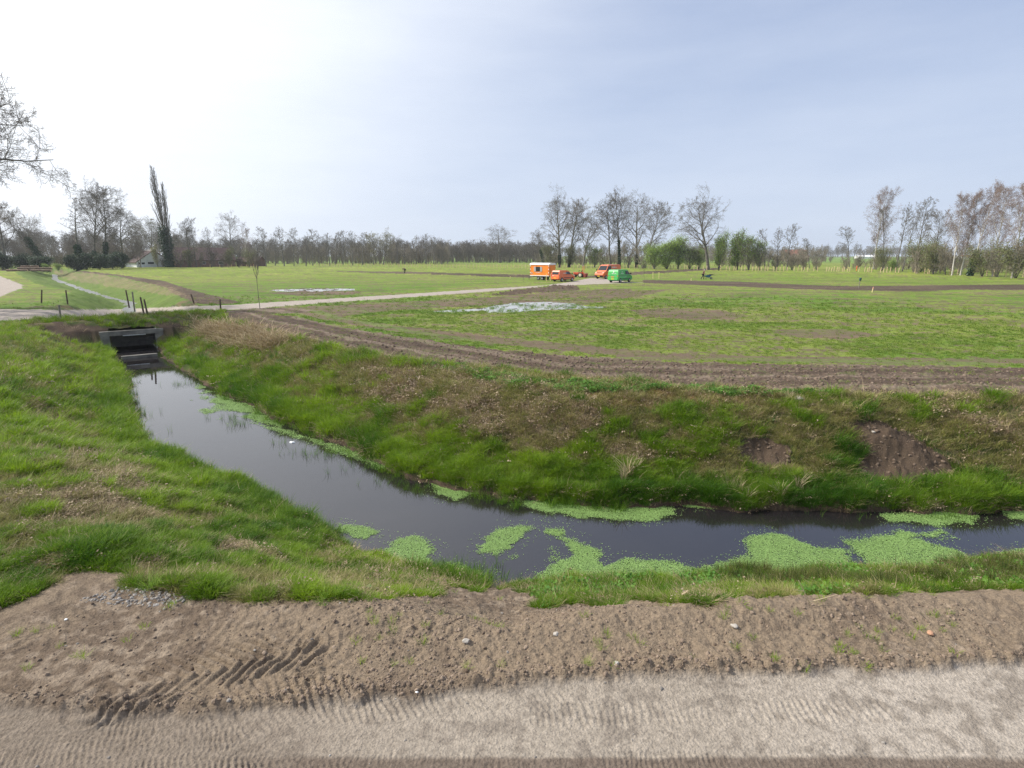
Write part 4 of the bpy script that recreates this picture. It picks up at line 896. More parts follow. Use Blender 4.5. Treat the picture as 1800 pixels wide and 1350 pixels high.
# --- shrubs: name, kind, base, top, leaves, width
SHR = [('green_shrub', 'shrub', 0, 1150, 473, 1150, 434, 'spring', 1.5, 'light green shrub at the left of the green thicket'), ('green_shrub', 'shrub', 1, 1172, 473, 1172, 424, 'spring', 1.35, 'bright green shrub in the middle of the thicket right of the vans'),
 ('green_shrub', 'shrub', 2, 1192, 473, 1190, 420, 'spring', 1.1, 'tallest bright green shrub of the thicket right of the vans'), ('green_shrub', 'shrub', 0, 1212, 473, 1214, 432, 'thin', 1.3, 'darker green shrub right end of the thicket left of the oak'),
 ('green_shrub', 'shrub', 1, 1264, 474, 1268, 414, 'spring', .75, 'tall narrow bright green shrub touching the solitary oak'), ('green_shrub', 'shrub', 2, 1296, 474, 1296, 413, 'spring', .9, 'green shrub second from the solitary oak'),
 ('green_shrub', 'shrub', 0, 1316, 475, 1316, 411, 'thin', .9, 'tall green shrub third from the solitary oak'), ('green_shrub', 'shrub', 1, 1334, 475, 1334, 418, 'thin', .8, 'green shrub fourth from the solitary oak'),
 ('bare_shrub', 'brush', 0, 1365, 475, 1362, 440, None, 1.3, 'bare brown shrub left of the red-roofed farmhouse'), ('bare_shrub', 'brush', 1, 1392, 475, 1394, 446, None, 1.3, 'bare brown shrub before the red-roofed farmhouse'),
 ('bare_shrub', 'brush', 2, 1412, 475, 1412, 450, None, 1.2, 'low bare shrub right of the red-roofed farmhouse'), ('bare_shrub', 'brush', 0, 1436, 475, 1434, 456, None, 1.3, 'low bare shrub at the end of the farmhouse hedge'),
 ('green_shrub', 'shrub', 0, 1568, 477, 1569, 457, 'spring', 1.3, 'small bright green bush beside the leaning alders'),
 ('bare_shrub', 'brush', 1, 1550, 476, 1552, 438, 'bud', .9, 'olive shrub under the dark alder beside the lone birch'), ('bare_shrub', 'brush', 2, 1510, 473, 1512, 446, None, 1.1, 'brown shrub left of the lone white birch'),
 ('bare_shrub', 'brush', 0, 1618, 480, 1620, 428, 'bud', 1.1, 'olive budding shrub right of the leaning alders'), ('bare_shrub', 'brush', 1, 1640, 482, 1640, 432, 'bud', 1.1, 'dense olive brush, second right of the leaning alders'),
 ('bare_shrub', 'brush', 2, 1662, 483, 1662, 438, None, 1.2, 'dense brown brush left of the leaning birches'), ('bare_shrub', 'brush', 0, 1726, 486, 1728, 436, 'bud', 1.1, 'brown brush between the leaning birches, left clump'),
 ('bare_shrub', 'brush', 1, 1752, 487, 1750, 440, None, 1.1, 'brown brush between the leaning birches, right clump'), ('bare_shrub', 'brush', 2, 1785, 489, 1787, 430, 'bud', 1.2, 'big brown shrub at the right edge of the picture'),
 ('bare_shrub', 'brush', 0, 1812, 491, 1815, 424, None, 1.2, 'brown shrub cut by the right edge of the picture'),
 ('green_shrub', 'shrub', 2, 966, 470, 966, 428, 'bud', 1.1, 'olive shrub right of the ivy-clad tree behind the site hut'), ('green_shrub', 'shrub', 0, 1003, 470, 1003, 430, 'bud', 1.1, 'olive shrub under the first tall group'),
 ('green_shrub', 'shrub', 1, 1045, 470, 1046, 433, 'thin', 1.1, 'green shrub behind the small tractor'), ('bare_shrub', 'brush', 1, 1060, 471, 1060, 444, None, 1.2, 'brown shrub left of the slim tall tree'),
 ('bare_shrub', 'brush', 2, 1105, 471, 1106, 432, None, 1.2, 'brown shrub behind the large orange van'), ('bare_shrub', 'brush', 0, 1130, 472, 1130, 428, None, 1.3, 'brown shrub left of the bright green thicket'),
 ('bare_shrub', 'brush', 1, 1228, 473, 1228, 440, 'thin', 1.2, 'olive shrub just left of the solitary oak'),
 ('evergreen_shrub', 'shrub', 0, 130, 474, 130, 449, 'dark', 1.7, 'dark evergreen shrub beside the light green bush'), ('evergreen_shrub', 'shrub', 1, 152, 474, 152, 446, 'dark', 1.7, 'broad dark evergreen shrub below the tall tree cluster'),
 ('evergreen_shrub', 'shrub', 2, 176, 474, 176, 450, 'dark', 1.8, 'dark evergreen shrub, middle of the mass left of the white house'), ('evergreen_shrub', 'shrub', 0, 198, 473, 198, 448, 'dark', 1.6, 'dark evergreen shrub second left of the white house'),
 ('evergreen_shrub', 'shrub', 1, 214, 472, 214, 446, 'dark', 1.1, 'dark evergreen shrub touching the white house wall'), ('evergreen_shrub', 'shrub', 2, 40, 474, 40, 450, 'dark', 1.9, 'dark evergreen hedge piece behind the log pile'),
 ('evergreen_shrub', 'shrub', 1, 68, 475, 68, 452, 'dark', 1.8, 'dark evergreen bush right behind the log pile'), ('evergreen_shrub', 'shrub', 0, 5, 474, 5, 448, 'dark', 1.9, 'dark evergreen hedge piece at the left edge'),
 ('green_shrub', 'shrub', 2, 79, 476, 79, 464, 'spring', 1.2, 'tiny bright green bush at the right end of the log pile'), ('green_shrub', 'shrub', 2, 102, 476, 102, 464, 'spring', 1.4, 'bright light-green bush before the dark evergreens')]
for nm, k, v_, bx, by, tx, ty, lv, ws_, lab in SHR: tree(nm, k, v_, bx, by, tx, ty, lab, 'shrub', None, lv, None, wscale=ws_)
for q, (bx, ty, k, v_, lv) in enumerate([(318, 440, 'brush', 0, None), (332, 436, 'shrub', 1, 'bud'), (352, 444, 'brush', 2, None), (372, 438, 'shrub', 2, None), (390, 446, 'brush', 1, None), (402, 436, 'shrub', 0, 'bud'), (420, 440, 'shrub', 1, None), (438, 444, 'brush', 0, 'bud'), (452, 442, 'shrub', 2, None)]):
    tree('bare_shrub', k, v_, bx, 470.2, bx + 1, ty, ('first', 'second', 'third', 'fourth', 'fifth', 'sixth', 'seventh', 'eighth', 'ninth')[q] + ' bare shrub from the left in front of the long barn', 'shrub', 'shrubs screening the barn', lv, None, wscale=1.0)
# --- young trees
tree('young_tree', 'sapling', 0, 457, 542, 448, 457, 'slender young bare tree at the edge of the path left of centre', rz=.4)
tree('young_tree', 'sapling', 0, 921, 508, 920, 488, 'thin sapling beside the path in front of the orange hut', wscale=.7, rz=2)
tree('young_tree', 'sapling', 0, 1133, 501, 1132, 476, 'thin sapling right of the green van', wscale=.7, rz=1)
tree('young_tree', 'sapling', 0, 1153, 492, 1153, 473, 'small sapling held between two yellow stakes', wscale=.8, rz=3)

# --- far woods: masses nobody could count
WOOD = [PR['alder'][0], PR['alder'][1], PR['alder'][3], PR['ash'][0], PR['ash'][2], PR['oak'][0]]
def woodproto(pr, i_):
    objs = []
    V0 = []; F0 = []; off = 0
    me = bpy.data.meshes.new('wood_kind%d' % i_); b_ = bmesh.new()
    for nm, m_, _ in pr['P']: b_.from_mesh(m_)
    b_.to_mesh(me); b_.free(); me.materials.append(M_twig); o = bpy.data.objects.new('wood_kind', me); return o
WK = [woodproto(p_, i_) for i_, p_ in enumerate(WOOD)]
WKH = [p_['H'] for p_ in WOOD]
def wood(name, rows, label, seed):
    """rows: (px0, px1, base_py, top_py, count, depth jitter)"""
    rg = np.random.default_rng(seed); P = []; Sc = []; Vr = []
    for (x0, x1, by, ty, n_, dj) in rows:
        for q in range(n_):
            px = rg.uniform(x0, x1); b_ = at(px, by, 0); k = rg.integers(0, len(WK)); f = 1 + rg.random() * dj
            bx_, by_ = b_.x * f, b_.y * f; t_ = at_depth(px, ty + rg.normal(0, 3.2), by_); hh = max(t_.z, 2) * rg.uniform(.8, 1.08)
            P.append((bx_, by_, 0)); Sc.append([hh / WKH[k]] * 3); Vr.append(k)
    o = scatter(name, np.array(P), rg.uniform(0, 6.28, len(P)), np.array(Sc), np.array(Vr), rg.random(len(P)), WK, .03, rg)
    return tag(o, label, 'wood', kind='stuff')
wood('far_wood', [(765, 965, 461.5, 432, 190, .35), (780, 960, 462, 436, 90, .05)], 'dense grey bare wood behind the lone oak', 3)
wood('background_wood', [(-200, 340, 466, 415, 150, .5), (300, 790, 463, 428, 260, .55), (440, 790, 465, 440, 90, .1), (0, 260, 471, 430, 60, .2), (-300, 10, 473, 385, 30, .4)], 'hazy bare woodland behind the barn and the alder row', 4)
wood('horizon_trees', [(940, 1250, 456, 434, 130, .5), (1200, 1900, 452.6, 439.5, 560, .4), (1440, 1900, 454.5, 436, 90, .4), (1240, 1460, 455, 443, 60, .3), (-2500, -300, 462, 420, 160, .6), (1900, 4500, 455, 425, 160, .6)], 'low bluish tree line along the horizon', 5)
# brush under the woods
BK = []
for i_, p_ in enumerate(PR['brush']):
    me = bpy.data.meshes.new('brush_kind%d' % i_); b_ = bmesh.new()
    for nm, m_, _ in p_['P']: b_.from_mesh(m_)
    b_.to_mesh(me); b_.free(); me.materials.append(M_brush); BK.append(bpy.data.objects.new('brush_kind', me))
P = []; Sc = []
rg = np.random.default_rng(9)
for (x0, x1, by, hh, n_) in [(330, 790, 464, 6.0, 210), (765, 965, 461, 6.5, 110), (1200, 1460, 462, 6, 90), (0, 330, 470, 5, 110), (940, 1140, 467, 4, 70), (1260, 1440, 471, 3.2, 50), (1480, 1700, 476, 3.0, 45), (1600, 1850, 482, 3.6, 60), (-250, 0, 474, 6, 50)]:
    for q in range(n_):
        b_ = at(rg.uniform(x0, x1), by, 0); f = rg.uniform(1.02, 1.18); P.append((b_.x * f, b_.y * f, 0)); Sc.append([hh / 5 * rg.uniform(.5, 1.55)] * 3)
tag(scatter('undergrowth', np.array(P), rg.uniform(0, 6.28, len(P)), np.array(Sc), rg.integers(0, 3, len(P)), rg.random(len(P)), BK, .1, rg), 'tangled brown undergrowth below the bare trees', 'undergrowth', kind='stuff')

# ================================================================== CULVERT
M_conc = mat('weathered_concrete', (0.17, 0.16, 0.14), .9, noise=.5, scale=2.2, bump=.3)
M_darkw = mat('wet_dark_planks', (0.035, 0.030, 0.026), .6, noise=.4, scale=4)
M_edge = mat('steel_edge', (0.75, 0.78, 0.8), .3, .6)
cul = thing('culvert', 'concrete box culvert under the path with a dark planked mouth', 'culvert', (hwc[0], hwc[1], WL), math.atan2(hu.y, hu.x))
# local: x along the wall, y into the bank, z up from the water
mb = MB(); pts = [(-1.75, 1.30), (-1.28, 1.16), (-1.28, -.8), (-1.52, -.8), (-1.52, .55)]
mb.prism([(-1.80, 0, 1.32), (1.80, 0, 1.32), (1.80, 0, 1.16), (1.30, 0, 1.02), (-1.30, 0, 1.02), (-1.80, 0, 1.12)], (0, .32, 0)); mb.build('headwall', M_conc, cul)
for s_ in (-1, 1):
    mb = MB(); mb.prism([(s_ * 1.28, .002, 1.02), (s_ * 1.78, .002, 1.12), (s_ * 1.62, .002, -.7), (s_ * 1.28, .002, -.7)], (0, .3, 0)); mb.build('side_wall', M_conc, cul)
mb = MB()
mb.box((0, 4, 1.12), (2.6, 7.3, .2)); mb.box((-1.38, 4, .2), (.2, 7.3, 1.9)); mb.box((1.38, 4, .2), (.2, 7.3, 1.9)); mb.box((0, 7.6, .2), (2.6, .2, 1.9))
mb.build('barrel', M_darkw, cul)
for k in range(3):
    mb = MB(); mb.box((0, .50 + .02 * k, .88 - .27 * k), (2.5, .06, .245), bev=.01); mb.build('plank', M_darkw, cul)
mb = MB(); mb.box((.1, -.02, 1.005), (1.3, .03, .03)); mb.build('edge_strip', M_edge, cul)
b_ = at(238, 639.5, WL)
mb = MB(); mb.box((0, -3.6, .0), (1.9, .3, .34), bev=.03); tag(mb.build('sill_beam', M_conc), 'low concrete beam across the water before the culvert mouth', 'beam')
o = COL.objects[-1]; o.location = cul.location; o.rotation_euler = cul.rotation_euler

# ================================================================== POSTS AND STAKES
M_post = mat('old_post_wood', (0.105, 0.075, 0.055), .95, noise=.4, scale=6, bump=.4)
M_pole = mat('grey_post_wood', (0.22, 0.19, 0.16), .95, noise=.35, scale=6, bump=.4)
M_stake = mat('new_stake_wood', (0.62, 0.47, 0.30), .85, noise=.2, scale=5)
M_ystake = mat('yellow_stake_wood', (0.72, 0.62, 0.30), .85, noise=.15, scale=5)
def post_mesh(name, m, r, seed=0, pointed=False):
    mb = MB(); mb.tube((0, 0, -.3), (0, 0, 1 - (.06 if pointed else .015)), r, r * .93, 10)
    mb.tube((0, 0, 1 - (.0601 if pointed else .0151)), (0, 0, 1), r * .925, r * (.25 if pointed else .8), 10)
    rg = random.Random(seed)
    for v_ in mb.b.verts: v_.co.x += rg.uniform(-.06, .06) * r; v_.co.y += rg.uniform(-.06, .06) * r
    bmesh.ops.recalc_face_normals(mb.b, faces=mb.b.faces); me = bpy.data.meshes.new(name); mb.b.to_mesh(me); mb.b.free(); me.materials.append(m); return me
def post(name, me, bx, by, tx, ty, label, cat, group=None, zb=None):
    b_ = at(bx, by, 0 if zb is None else zb); t_ = at_depth(tx, ty, b_.y); o = bpy.data.objects.new(name, me); COL.objects.link(o)
    h_ = t_.z - b_.z; o.location = b_; o.scale = (1, 1, h_); lean = max(-.25, min(.25, math.atan2(t_.x - b_.x, h_))); o.rotation_euler = (random.uniform(-.04, .04), lean, 0)
    return tag(o, label, cat, group)
random.seed(4)
pmA = post_mesh('fence_post', M_post, .065, 1); pmB = post_mesh('grey_post', M_pole, .06, 2)
G = 'old fence posts around the culvert crossing'
for (bx, by, tx, ty, lab, me) in [(73, 533, 73, 509, 'upright dark fence post alone on the grass, leftmost of all', pmA), (119, 534, 115, 510, 'dark fence post leaning left on the grass, second from the left', pmA),
    (226, 534, 221, 510, 'dark post beside the side ditch, leaning left', pmA), (236, 540, 232, 513, 'grey post right of the leaning one beside the side ditch', pmB),
    (253, 552, 246, 522, 'dark post on the near path edge above the culvert, left of a pair', pmA), (260, 556, 253, 526, 'dark post on the near path edge above the culvert, right of a pair', pmA),
    (341, 533, 336, 517, 'dark short post at the tip of the ploughed wedge across the path', pmA), (388, 546, 387, 526, 'dark post at the corner where ploughed soil meets the path', pmA)]:
    post('fence_post', me, bx, by, tx, ty, lab, 'post', G)
post('fence_post', pmB, 109, 572, 104, 536, 'tall grey post on the bank left of the culvert', 'post', G, zb=-.45)
st = [post_mesh('tree_stake', M_stake, .085, k, True) for k in range(3)]
GS = 'pale stakes along the new hedge'
bl = ([1130, 1300, 1450, 1500, 1580, 1670, 1720, 1765, 1798], [472, 475.8, 477, 477.6, 479.8, 482.6, 484.2, 486.4, 487.4])
xs = [1130 + v_ / 5.143 for v_ in (55, 85, 97, 200, 222, 248, 275, 310, 335, 377, 400, 463, 493, 545, 577, 703, 755, 782, 822, 843, 893, 922, 990, 1020, 1043, 1070, 1105, 1130, 1182, 1208, 1240, 1272, 1305, 1367, 1402, 1433, 1455, 1488, 1545, 1577)] \
   + [1450 + v_ / 5.143 for v_ in (15, 35, 58, 82, 108, 127, 158, 173, 203, 223, 305, 358, 382, 398, 420, 502, 528, 560, 588, 637, 665, 812, 842, 900, 928, 942, 972, 1128, 1145, 1155, 1197, 1228, 1305, 1338, 1430, 1462, 1525, 1563, 1635, 1682, 1790)]
for q, x_ in enumerate(xs):
    yb = float(np.interp(x_, *bl)); h_ = float(np.interp(x_, [1130, 1450, 1600, 1700, 1800], [7.5, 8, 9.5, 11, 12.5])) * random.uniform(.9, 1.08)
    post('tree_stake', st[q % 3], x_, yb, x_ + (x_ - 1000) * .0022 + random.uniform(-.4, .8), yb - h_, 'pale wooden stake in the row along the new hedge, far right field edge', 'stake', GS)
for v_ in (1190, 1230, 1285, 1380, 1450, 1550, 1620, 1730, 1775): xs.append(900 + v_ / 15)
GC = 'stakes behind the vans'
for q, x_ in enumerate([900 + v_ / 15 for v_ in (1190, 1230, 1285, 1380, 1450, 1550, 1620, 1730, 1775)] + [1000 + v_ / 14.4 for v_ in (268, 365, 440, 565, 625, 715, 1380, 1460, 1535, 1660, 1725)]):
    post('tree_stake', st[q % 3], x_, 471.8, x_ + random.uniform(-.3, .5), 465.3, 'pale wooden stake in the row behind the vans and the small tractor', 'stake', GC)
for q, v_ in enumerate((845, 855, 930, 950, 1005, 1020, 1035, 1110, 1125, 1165, 1180, 1205, 1230, 1255)):
    post('tree_stake', st[q % 3], 200 + v_ / 5, 469.6, 200 + v_ / 5, 464.8, 'pale wooden stake in the row in front of the barn', 'stake', 'stakes before the barn')
GY = 'stakes at the young trees by the vans'
for (bx, by, ty, lab) in [(961, 494.5, 481, 'left yellow stake of the pair between the hut and the small orange van'), (967.5, 494, 481, 'right yellow stake of the pair between the hut and the small orange van'),
        (1148, 490, 478, 'left yellow stake of the pair holding a sapling right of the green van'), (1158.5, 490, 478, 'right yellow stake of the pair holding a sapling right of the green van'),
        (1215, 493.5, 489.5, 'short yellow marker stake on the grass left of the man with the wheelbarrow'), (900, 514.5, 510, 'short yellow marker stake in front of the soil heap'), (777, 485, 481.5, 'tiny marker stake in the far strip of dug soil'), (897, 490, 485.5, 'small marker stake in the grass left of the orange hut')]:
    post('tree_stake', post_mesh('yellow_stake', M_ystake, .06, 5, True), bx, by, bx, ty, lab, 'stake', GY)
# stake with dark green bag, orange-tipped stake
b_ = at(1509, 507, 0); t_ = thing('marked_stake', 'grey stake with a dark green bag over its top on the ploughed band', 'stake', b_); t_.rotation_euler = (0, .1, .3)
mb = MB(); mb.tube((0, 0, -.2), (0, 0, 1.15), .05, .045, 8); mb.build('pole', M_pole, t_)
M_bag = mat('green_bag', (0.015, 0.065, 0.06), .5); mb = MB(); mb.box((0, 0, 1.22), (.26, .22, .42), bev=.09); mb.build('bag', M_bag, t_)
b_ = at(1533, 514, 0); t_ = thing('marked_stake', 'short pale stake with a pinkish top at the near edge of the ploughed band', 'stake', b_); t_.rotation_euler = (0, .12, .3)
mb = MB(); mb.tube((0, 0, -.2), (0, 0, .42), .05, .05, 8); mb.build('pole', M_ystake, t_)
M_pink = mat('salmon_paint', (0.75, 0.38, 0.26), .6); mb = MB(); mb.tube((0, 0, .4201), (0, 0, .66), .055, .03, 8); mb.build('tip', M_pink, t_)

# far wire fence: posts, wires
def wire_fence(ax, ay, bx, by, n_, hpx, label):
    A_ = at(ax, ay, 0); B_ = at(bx, by, 0); o = thing('wire_fence', label, 'fence', A_); me = post_mesh('fence_stake', M_stake, .07, 3)
    for q in range(n_):
        p_ = A_.lerp(B_, q / (n_ - 1)); c = bpy.data.objects.new('post', me); COL.objects.link(c); c.parent = o; c.location = (p_.x - A_.x, p_.y - A_.y, 0); c.scale = (1, 1, hpx * random.uniform(.94, 1.05))
    for k in range(3):
        mb = MB(); d_ = B_ - A_; mb.tube((0, .08, hpx * (.3 + .3 * k)), (d_.x, d_.y + .08, hpx * (.3 + .3 * k)), .006, n=4); mb.build('wire', M_pole, o)
wire_fence(555, 469.3, 700, 469.8, 26, 1.45, 'thin wire fence across the far meadow, left stretch before the alders')
wire_fence(702, 470.0, 930, 471.8, 40, 1.35, 'wire fence with pale posts from the yellow willow to the orange hut')

# ================================================================== VEHICLES
M_tyre = mat('tyre', (0.02, 0.02, 0.02), .8); M_rim = mat('rim', (0.45, 0.46, 0.47), .35, .8); M_glass = mat('dark_glass', (0.025, 0.032, 0.036), .12, spec=.4)
M_black = mat('black_plastic', (0.02, 0.02, 0.021), .5); M_white = mat('white_letters', (0.85, 0.85, 0.83), .5); M_lamp = mat('headlamp_glass', (0.75, 0.76, 0.75), .1, spec=.9)
M_red = mat('tail_lamp', (0.55, 0.04, 0.02), .2); M_plate = mat('yellow_plate', (0.85, 0.60, 0.05), .4)
def wheel(parent, x, y, r, wd, m_rim=None, name='wheel'):
    mb = MB(); mb.tube((x, y - wd / 2, r), (x, y + wd / 2, r), r, n=24); bmesh.ops.bevel(mb.b, geom=[e for e in mb.b.edges if len(e.link_faces) == 2 and e.calc_face_angle(0) > 1], offset=.03, segments=2, affect='EDGES')
    w_ = mb.build(name, M_tyre, parent, False); s_ = 1 if y > 0 else -1
    mb = MB(); mb.tube((x, y + s_ * wd / 2, r), (x, y + s_ * (wd / 2 + .015), r), r * .64, r * .55, n=18)
    mb.tube((x, y + s_ * (wd / 2 + .0151), r), (x, y + s_ * (wd / 2 + .03), r), r * .15, n=10); mb.build('rim', m_rim or M_rim, w_); return w_
def car_body(prof, wheels, wr, paint, parent, name='body'):
    """side outline prof: (x, z, halfwidth) going round clockwise from rear bottom; wheel arches cut from the lower edge"""
    b_ = bmesh.new(); L = []; 
    low = []
    for xc in sorted(wheels, reverse=True):
        for k in range(0, 9):
            a_ = math.pi * k / 8; low.append((xc + wr * 1.2 * math.cos(a_), max(prof[0][1], wr + wr * 1.2 * math.sin(a_) * 1.0), prof[0][2]))
    ring = prof + low
    lv = [b_.verts.new((x_, w_, z_)) for x_, z_, w_ in ring]; rv = [b_.verts.new((x_, -w_, z_)) for x_, z_, w_ in ring]; n_ = len(ring)
    for k in range(n_): b_.faces.new((lv[k], lv[(k + 1) % n_], rv[(k + 1) % n_], rv[k]))
    f1 = b_.faces.new(lv[::-1]); f2 = b_.faces.new(rv); bmesh.ops.triangulate(b_, faces=[f1, f2])
    bmesh.ops.recalc_face_normals(b_, faces=b_.faces); me = bpy.data.meshes.new(name); b_.to_mesh(me); b_.free(); me.materials.append(paint)
    o = link(name, me, None, parent); md = o.modifiers.new('bevel', 'BEVEL'); md.width = .05; md.segments = 3; md.limit_method = 'ANGLE'; md.angle_limit = rad(28); md.harden_normals = False
    for p_ in me.polygons: p_.use_smooth = False
    return o
def panel(parent, name, m, pts, off, parent_obj=None, th=.012):
    """thin pane: polygon pushed out along its normal"""
    a, b_, c = Vector(pts[0]), Vector(pts[1]), Vector(pts[2]); nn = (b_ - a).cross(c - a).normalized()
    if nn.dot(Vector(off)) < 0: nn = -nn
    mb = MB(); mb.prism([Vector(p_) + nn * .004 for p_ in pts], nn * th); return mb.build(name, m, parent)
def paint(name, c): 
    m = mat(name, c, .38, spec=.6, noise=.14, scale=1.3); m.node_tree.nodes['Principled BSDF'].inputs['Coat Weight'].default_value = .5; return m
M_orange = paint('orange_paint', (0.80, 0.155, 0.035)); M_green = paint('green_paint', (0.06, 0.47, 0.09)); M_hut = paint('hut_orange', (0.95, 0.25, 0.015)); M_hw = mat('hut_white', (0.85, 0.85, 0.85), .5)
M_dgreen = paint('dark_green_stripe', (0.02, 0.16, 0.05))
def letters(parent, name, m, x0, x1, z, h, y, n_, seed, axis='x', xs=None):
    """a short line of lettering: irregular strokes standing in for words too small to read"""
    rg = random.Random(seed); mb = MB(); w_ = (x1 - x0) / n_
    for k in range(n_):
        c = x0 + (k + .5) * w_; hh = h * rg.choice((1, 1, .72)); 
        def bar(cx, cz, dx, dz):
            if axis == 'x': mb.box((cx, y, cz), (dx, .012, dz))
            else: mb.box((y, cx, cz), (.012, dx, dz))
        bar(c - w_ * .28, z + hh / 2, w_ * .22, hh)
        if rg.random() < .75: bar(c + w_ * .22, z + hh / 2, w_ * .2, hh * .9)
        bar(c, z + (hh * .9 if rg.random() < .5 else hh * .1), w_ * .34, h * .2)
    return mb.build(name, m, parent)

def van(kind, px, py, az, label, paint_m, cat='van'):
    b_ = at(px, py, 0); o = thing(kind, label, cat, (b_.x, b_.y, 0.02), rad(90 - az))     # local +x forward
    if kind == 'delivery_van':       # small box-back van, green
        L, hw, H, wr, wx = 4.95, .95, 2.02, .34, (0.95, 3.95)
        prof = [(0.02, .38, .90), (0.0, .95, .95), (.03, 1.15, .95), (.10, 1.75, .88), (.22, 2.0, .80), (.5, 2.05, .78), (2.9, 2.05, .78), (3.35, 1.96, .80), (4.02, 1.28, .90), (4.15, 1.18, .93), (4.75, .98, .90), (4.93, .78, .86), (4.95, .40, .84)]
    elif kind == 'small_van':
        L, hw, H, wr, wx = 4.45, .88, 1.82, .32, (0.85, 3.65)
        prof = [(0.02, .36, .84), (0.0, .85, .88), (.03, 1.0, .88), (.15, 1.60, .80), (.30, 1.80, .72), (.6, 1.84, .70), (2.2, 1.83, .70), (2.75, 1.72, .72), (3.40, 1.16, .83), (3.5, 1.10, .86), (4.15, .92, .84), (4.38, .72, .80), (4.43, .36, .78)]
    else:
        L, hw, H, wr, wx = 6.7, 1.0, 2.55, .36, (1.3, 5.6)
        prof = [(0.02, .42, .96), (0.0, 1.0, .99), (.03, 1.25, .99), (.10, 2.3, .92), (.2, 2.52, .86), (.5, 2.58, .84), (4.3, 2.56, .84), (4.75, 2.42, .85), (5.55, 1.52, .93), (5.7, 1.42, .96), (6.4, 1.12, .92), (6.62, .85, .88), (6.65, .42, .86)]
    ox = -L / 2; prof = [(x_ + ox, z_, w_) for x_, z_, w_ in prof]
    body = car_body(prof, [x_ + ox for x_ in wx], wr, paint_m, o)
    for x_ in wx:
        for s_ in (-1, 1): wheel(o, x_ + ox, s_ * (hw - .13), wr, .22)
    rear = prof[2]; rt = prof[3]; nose = prof[-3]; top = prof[-6] if kind != 'x' else 0
    cow = prof[-5]; roofF = prof[-6]
    A = prof.index(cow)
    # windscreen between roof front and cowl
    rf = prof[7]; cw = prof[8]
    f_ = lambda p_, q, t: (p_[0] + (q[0] - p_[0]) * t, p_[1] + (q[1] - p_[1]) * t, p_[2] + (q[2] - p_[2]) * t)
    a_ = f_(rf, cw, .08); c_ = f_(rf, cw, .95)
    panel(o, 'windscreen', M_glass, [(a_[0], a_[2] * .9, a_[1]), (a_[0], -a_[2] * .9, a_[1]), (c_[0], -c_[2] * .92, c_[1]), (c_[0], c_[2] * .92, c_[1])], (1, 0, 1))
    zb = cw[1] + .02; zt = rf[1] - .12
    for s_ in (-1, 1):
        wtop = rf[2] + .012; wb = cw[2] + .012; xb = cw[0] - .12; xt = rf[0] - .05; bk = (1.15 if kind == 'cargo_van' else 1.0)
        pts = [(xb, s_ * (wb + .02), zb), (xt, s_ * (wtop + .035), zt), (xt - bk + .25, s_ * (wtop + .035), zt), (xb - bk - .42, s_ * (wb + .02), zb)]
        panel(o, 'side_window', M_glass, pts, (0, s_, 0))
        mb = MB(); mb.box((cw[0] - .05, s_ * (hw + .12), cw[1] + .12), (.12, .20, .26), bev=.03); mb.build('mirror', M_black, o)
        mb = MB(); zl = cw[1] - .30; mb.box((prof[-3][0] - .16, s_ * (prof[-3][2] - .17), prof[-3][1] - .06 + .06), (.30, .30, .16), bev=.04); mb.build('headlight', M_lamp, o)
        mb = MB(); mb.box((prof[0][0] + .03, s_ * (hw - .09), 1.0 if kind != 'cargo_van' else 1.15), (.09, .12, .34), bev=.02); mb.build('tail_light', M_red, o)
        mb = MB(); mb.box((ox + L / 2, s_ * (hw - .005), .62), (wx[1] - wx[0] - wr * 2.8, .03, .09), bev=.01); mb.build('side_trim', M_black, o)
    mb = MB(); mb.box((prof[-1][0] + .005, 0, .55), (.10, hw * 1.7, .26), bev=.04); mb.build('front_bumper', M_black if kind != 'small_van' else paint_m, o)
    mb = MB(); mb.box((prof[-3][0] + .05, 0, prof[-3][1] - .02), (.06, hw * 1.05, .14), bev=.02); mb.build('grille', M_black, o)
    mb = MB(); mb.box((prof[0][0] - .03, 0, .52), (.10, hw * 1.75, .2), bev=.04); mb.build('rear_bumper', paint_m if kind != 'cargo_van' else M_black, o)
    mb = MB(); mb.box((prof[-1][0] + .065, 0, .52), (.02, .52, .12)); mb.build('number_plate', M_plate, o)
    mb = MB(); mb.box((prof[0][0] - .085, .0, .60), (.02, .52, .12)); mb.build('number_plate', M_plate, o)
    mb = MB(); mb.box((0, 0, .36), (L * .93, hw * 1.5, .16)); mb.build('underbody', M_black, o)
    if kind == 'small_van':
        r0, r1 = prof[2], prof[3]; a_ = f_(r0, r1, .28); c_ = f_(r0, r1, .96)
        panel(o, 'rear_window', M_glass, [(a_[0], a_[2] * .80, a_[1]), (a_[0], -a_[2] * .80, a_[1]), (c_[0], -c_[2] * .82, c_[1]), (c_[0], c_[2] * .82, c_[1])], (-1, 0, .2))
        letters(o, 'lettering', M_white, ox + 1.15, ox + 2.15, 1.30, .13, -(hw - .035), 8, 1); letters(o, 'lettering', M_white, .25, .65, .93, .09, prof[2][0] - .02, 5, 2, axis='y')
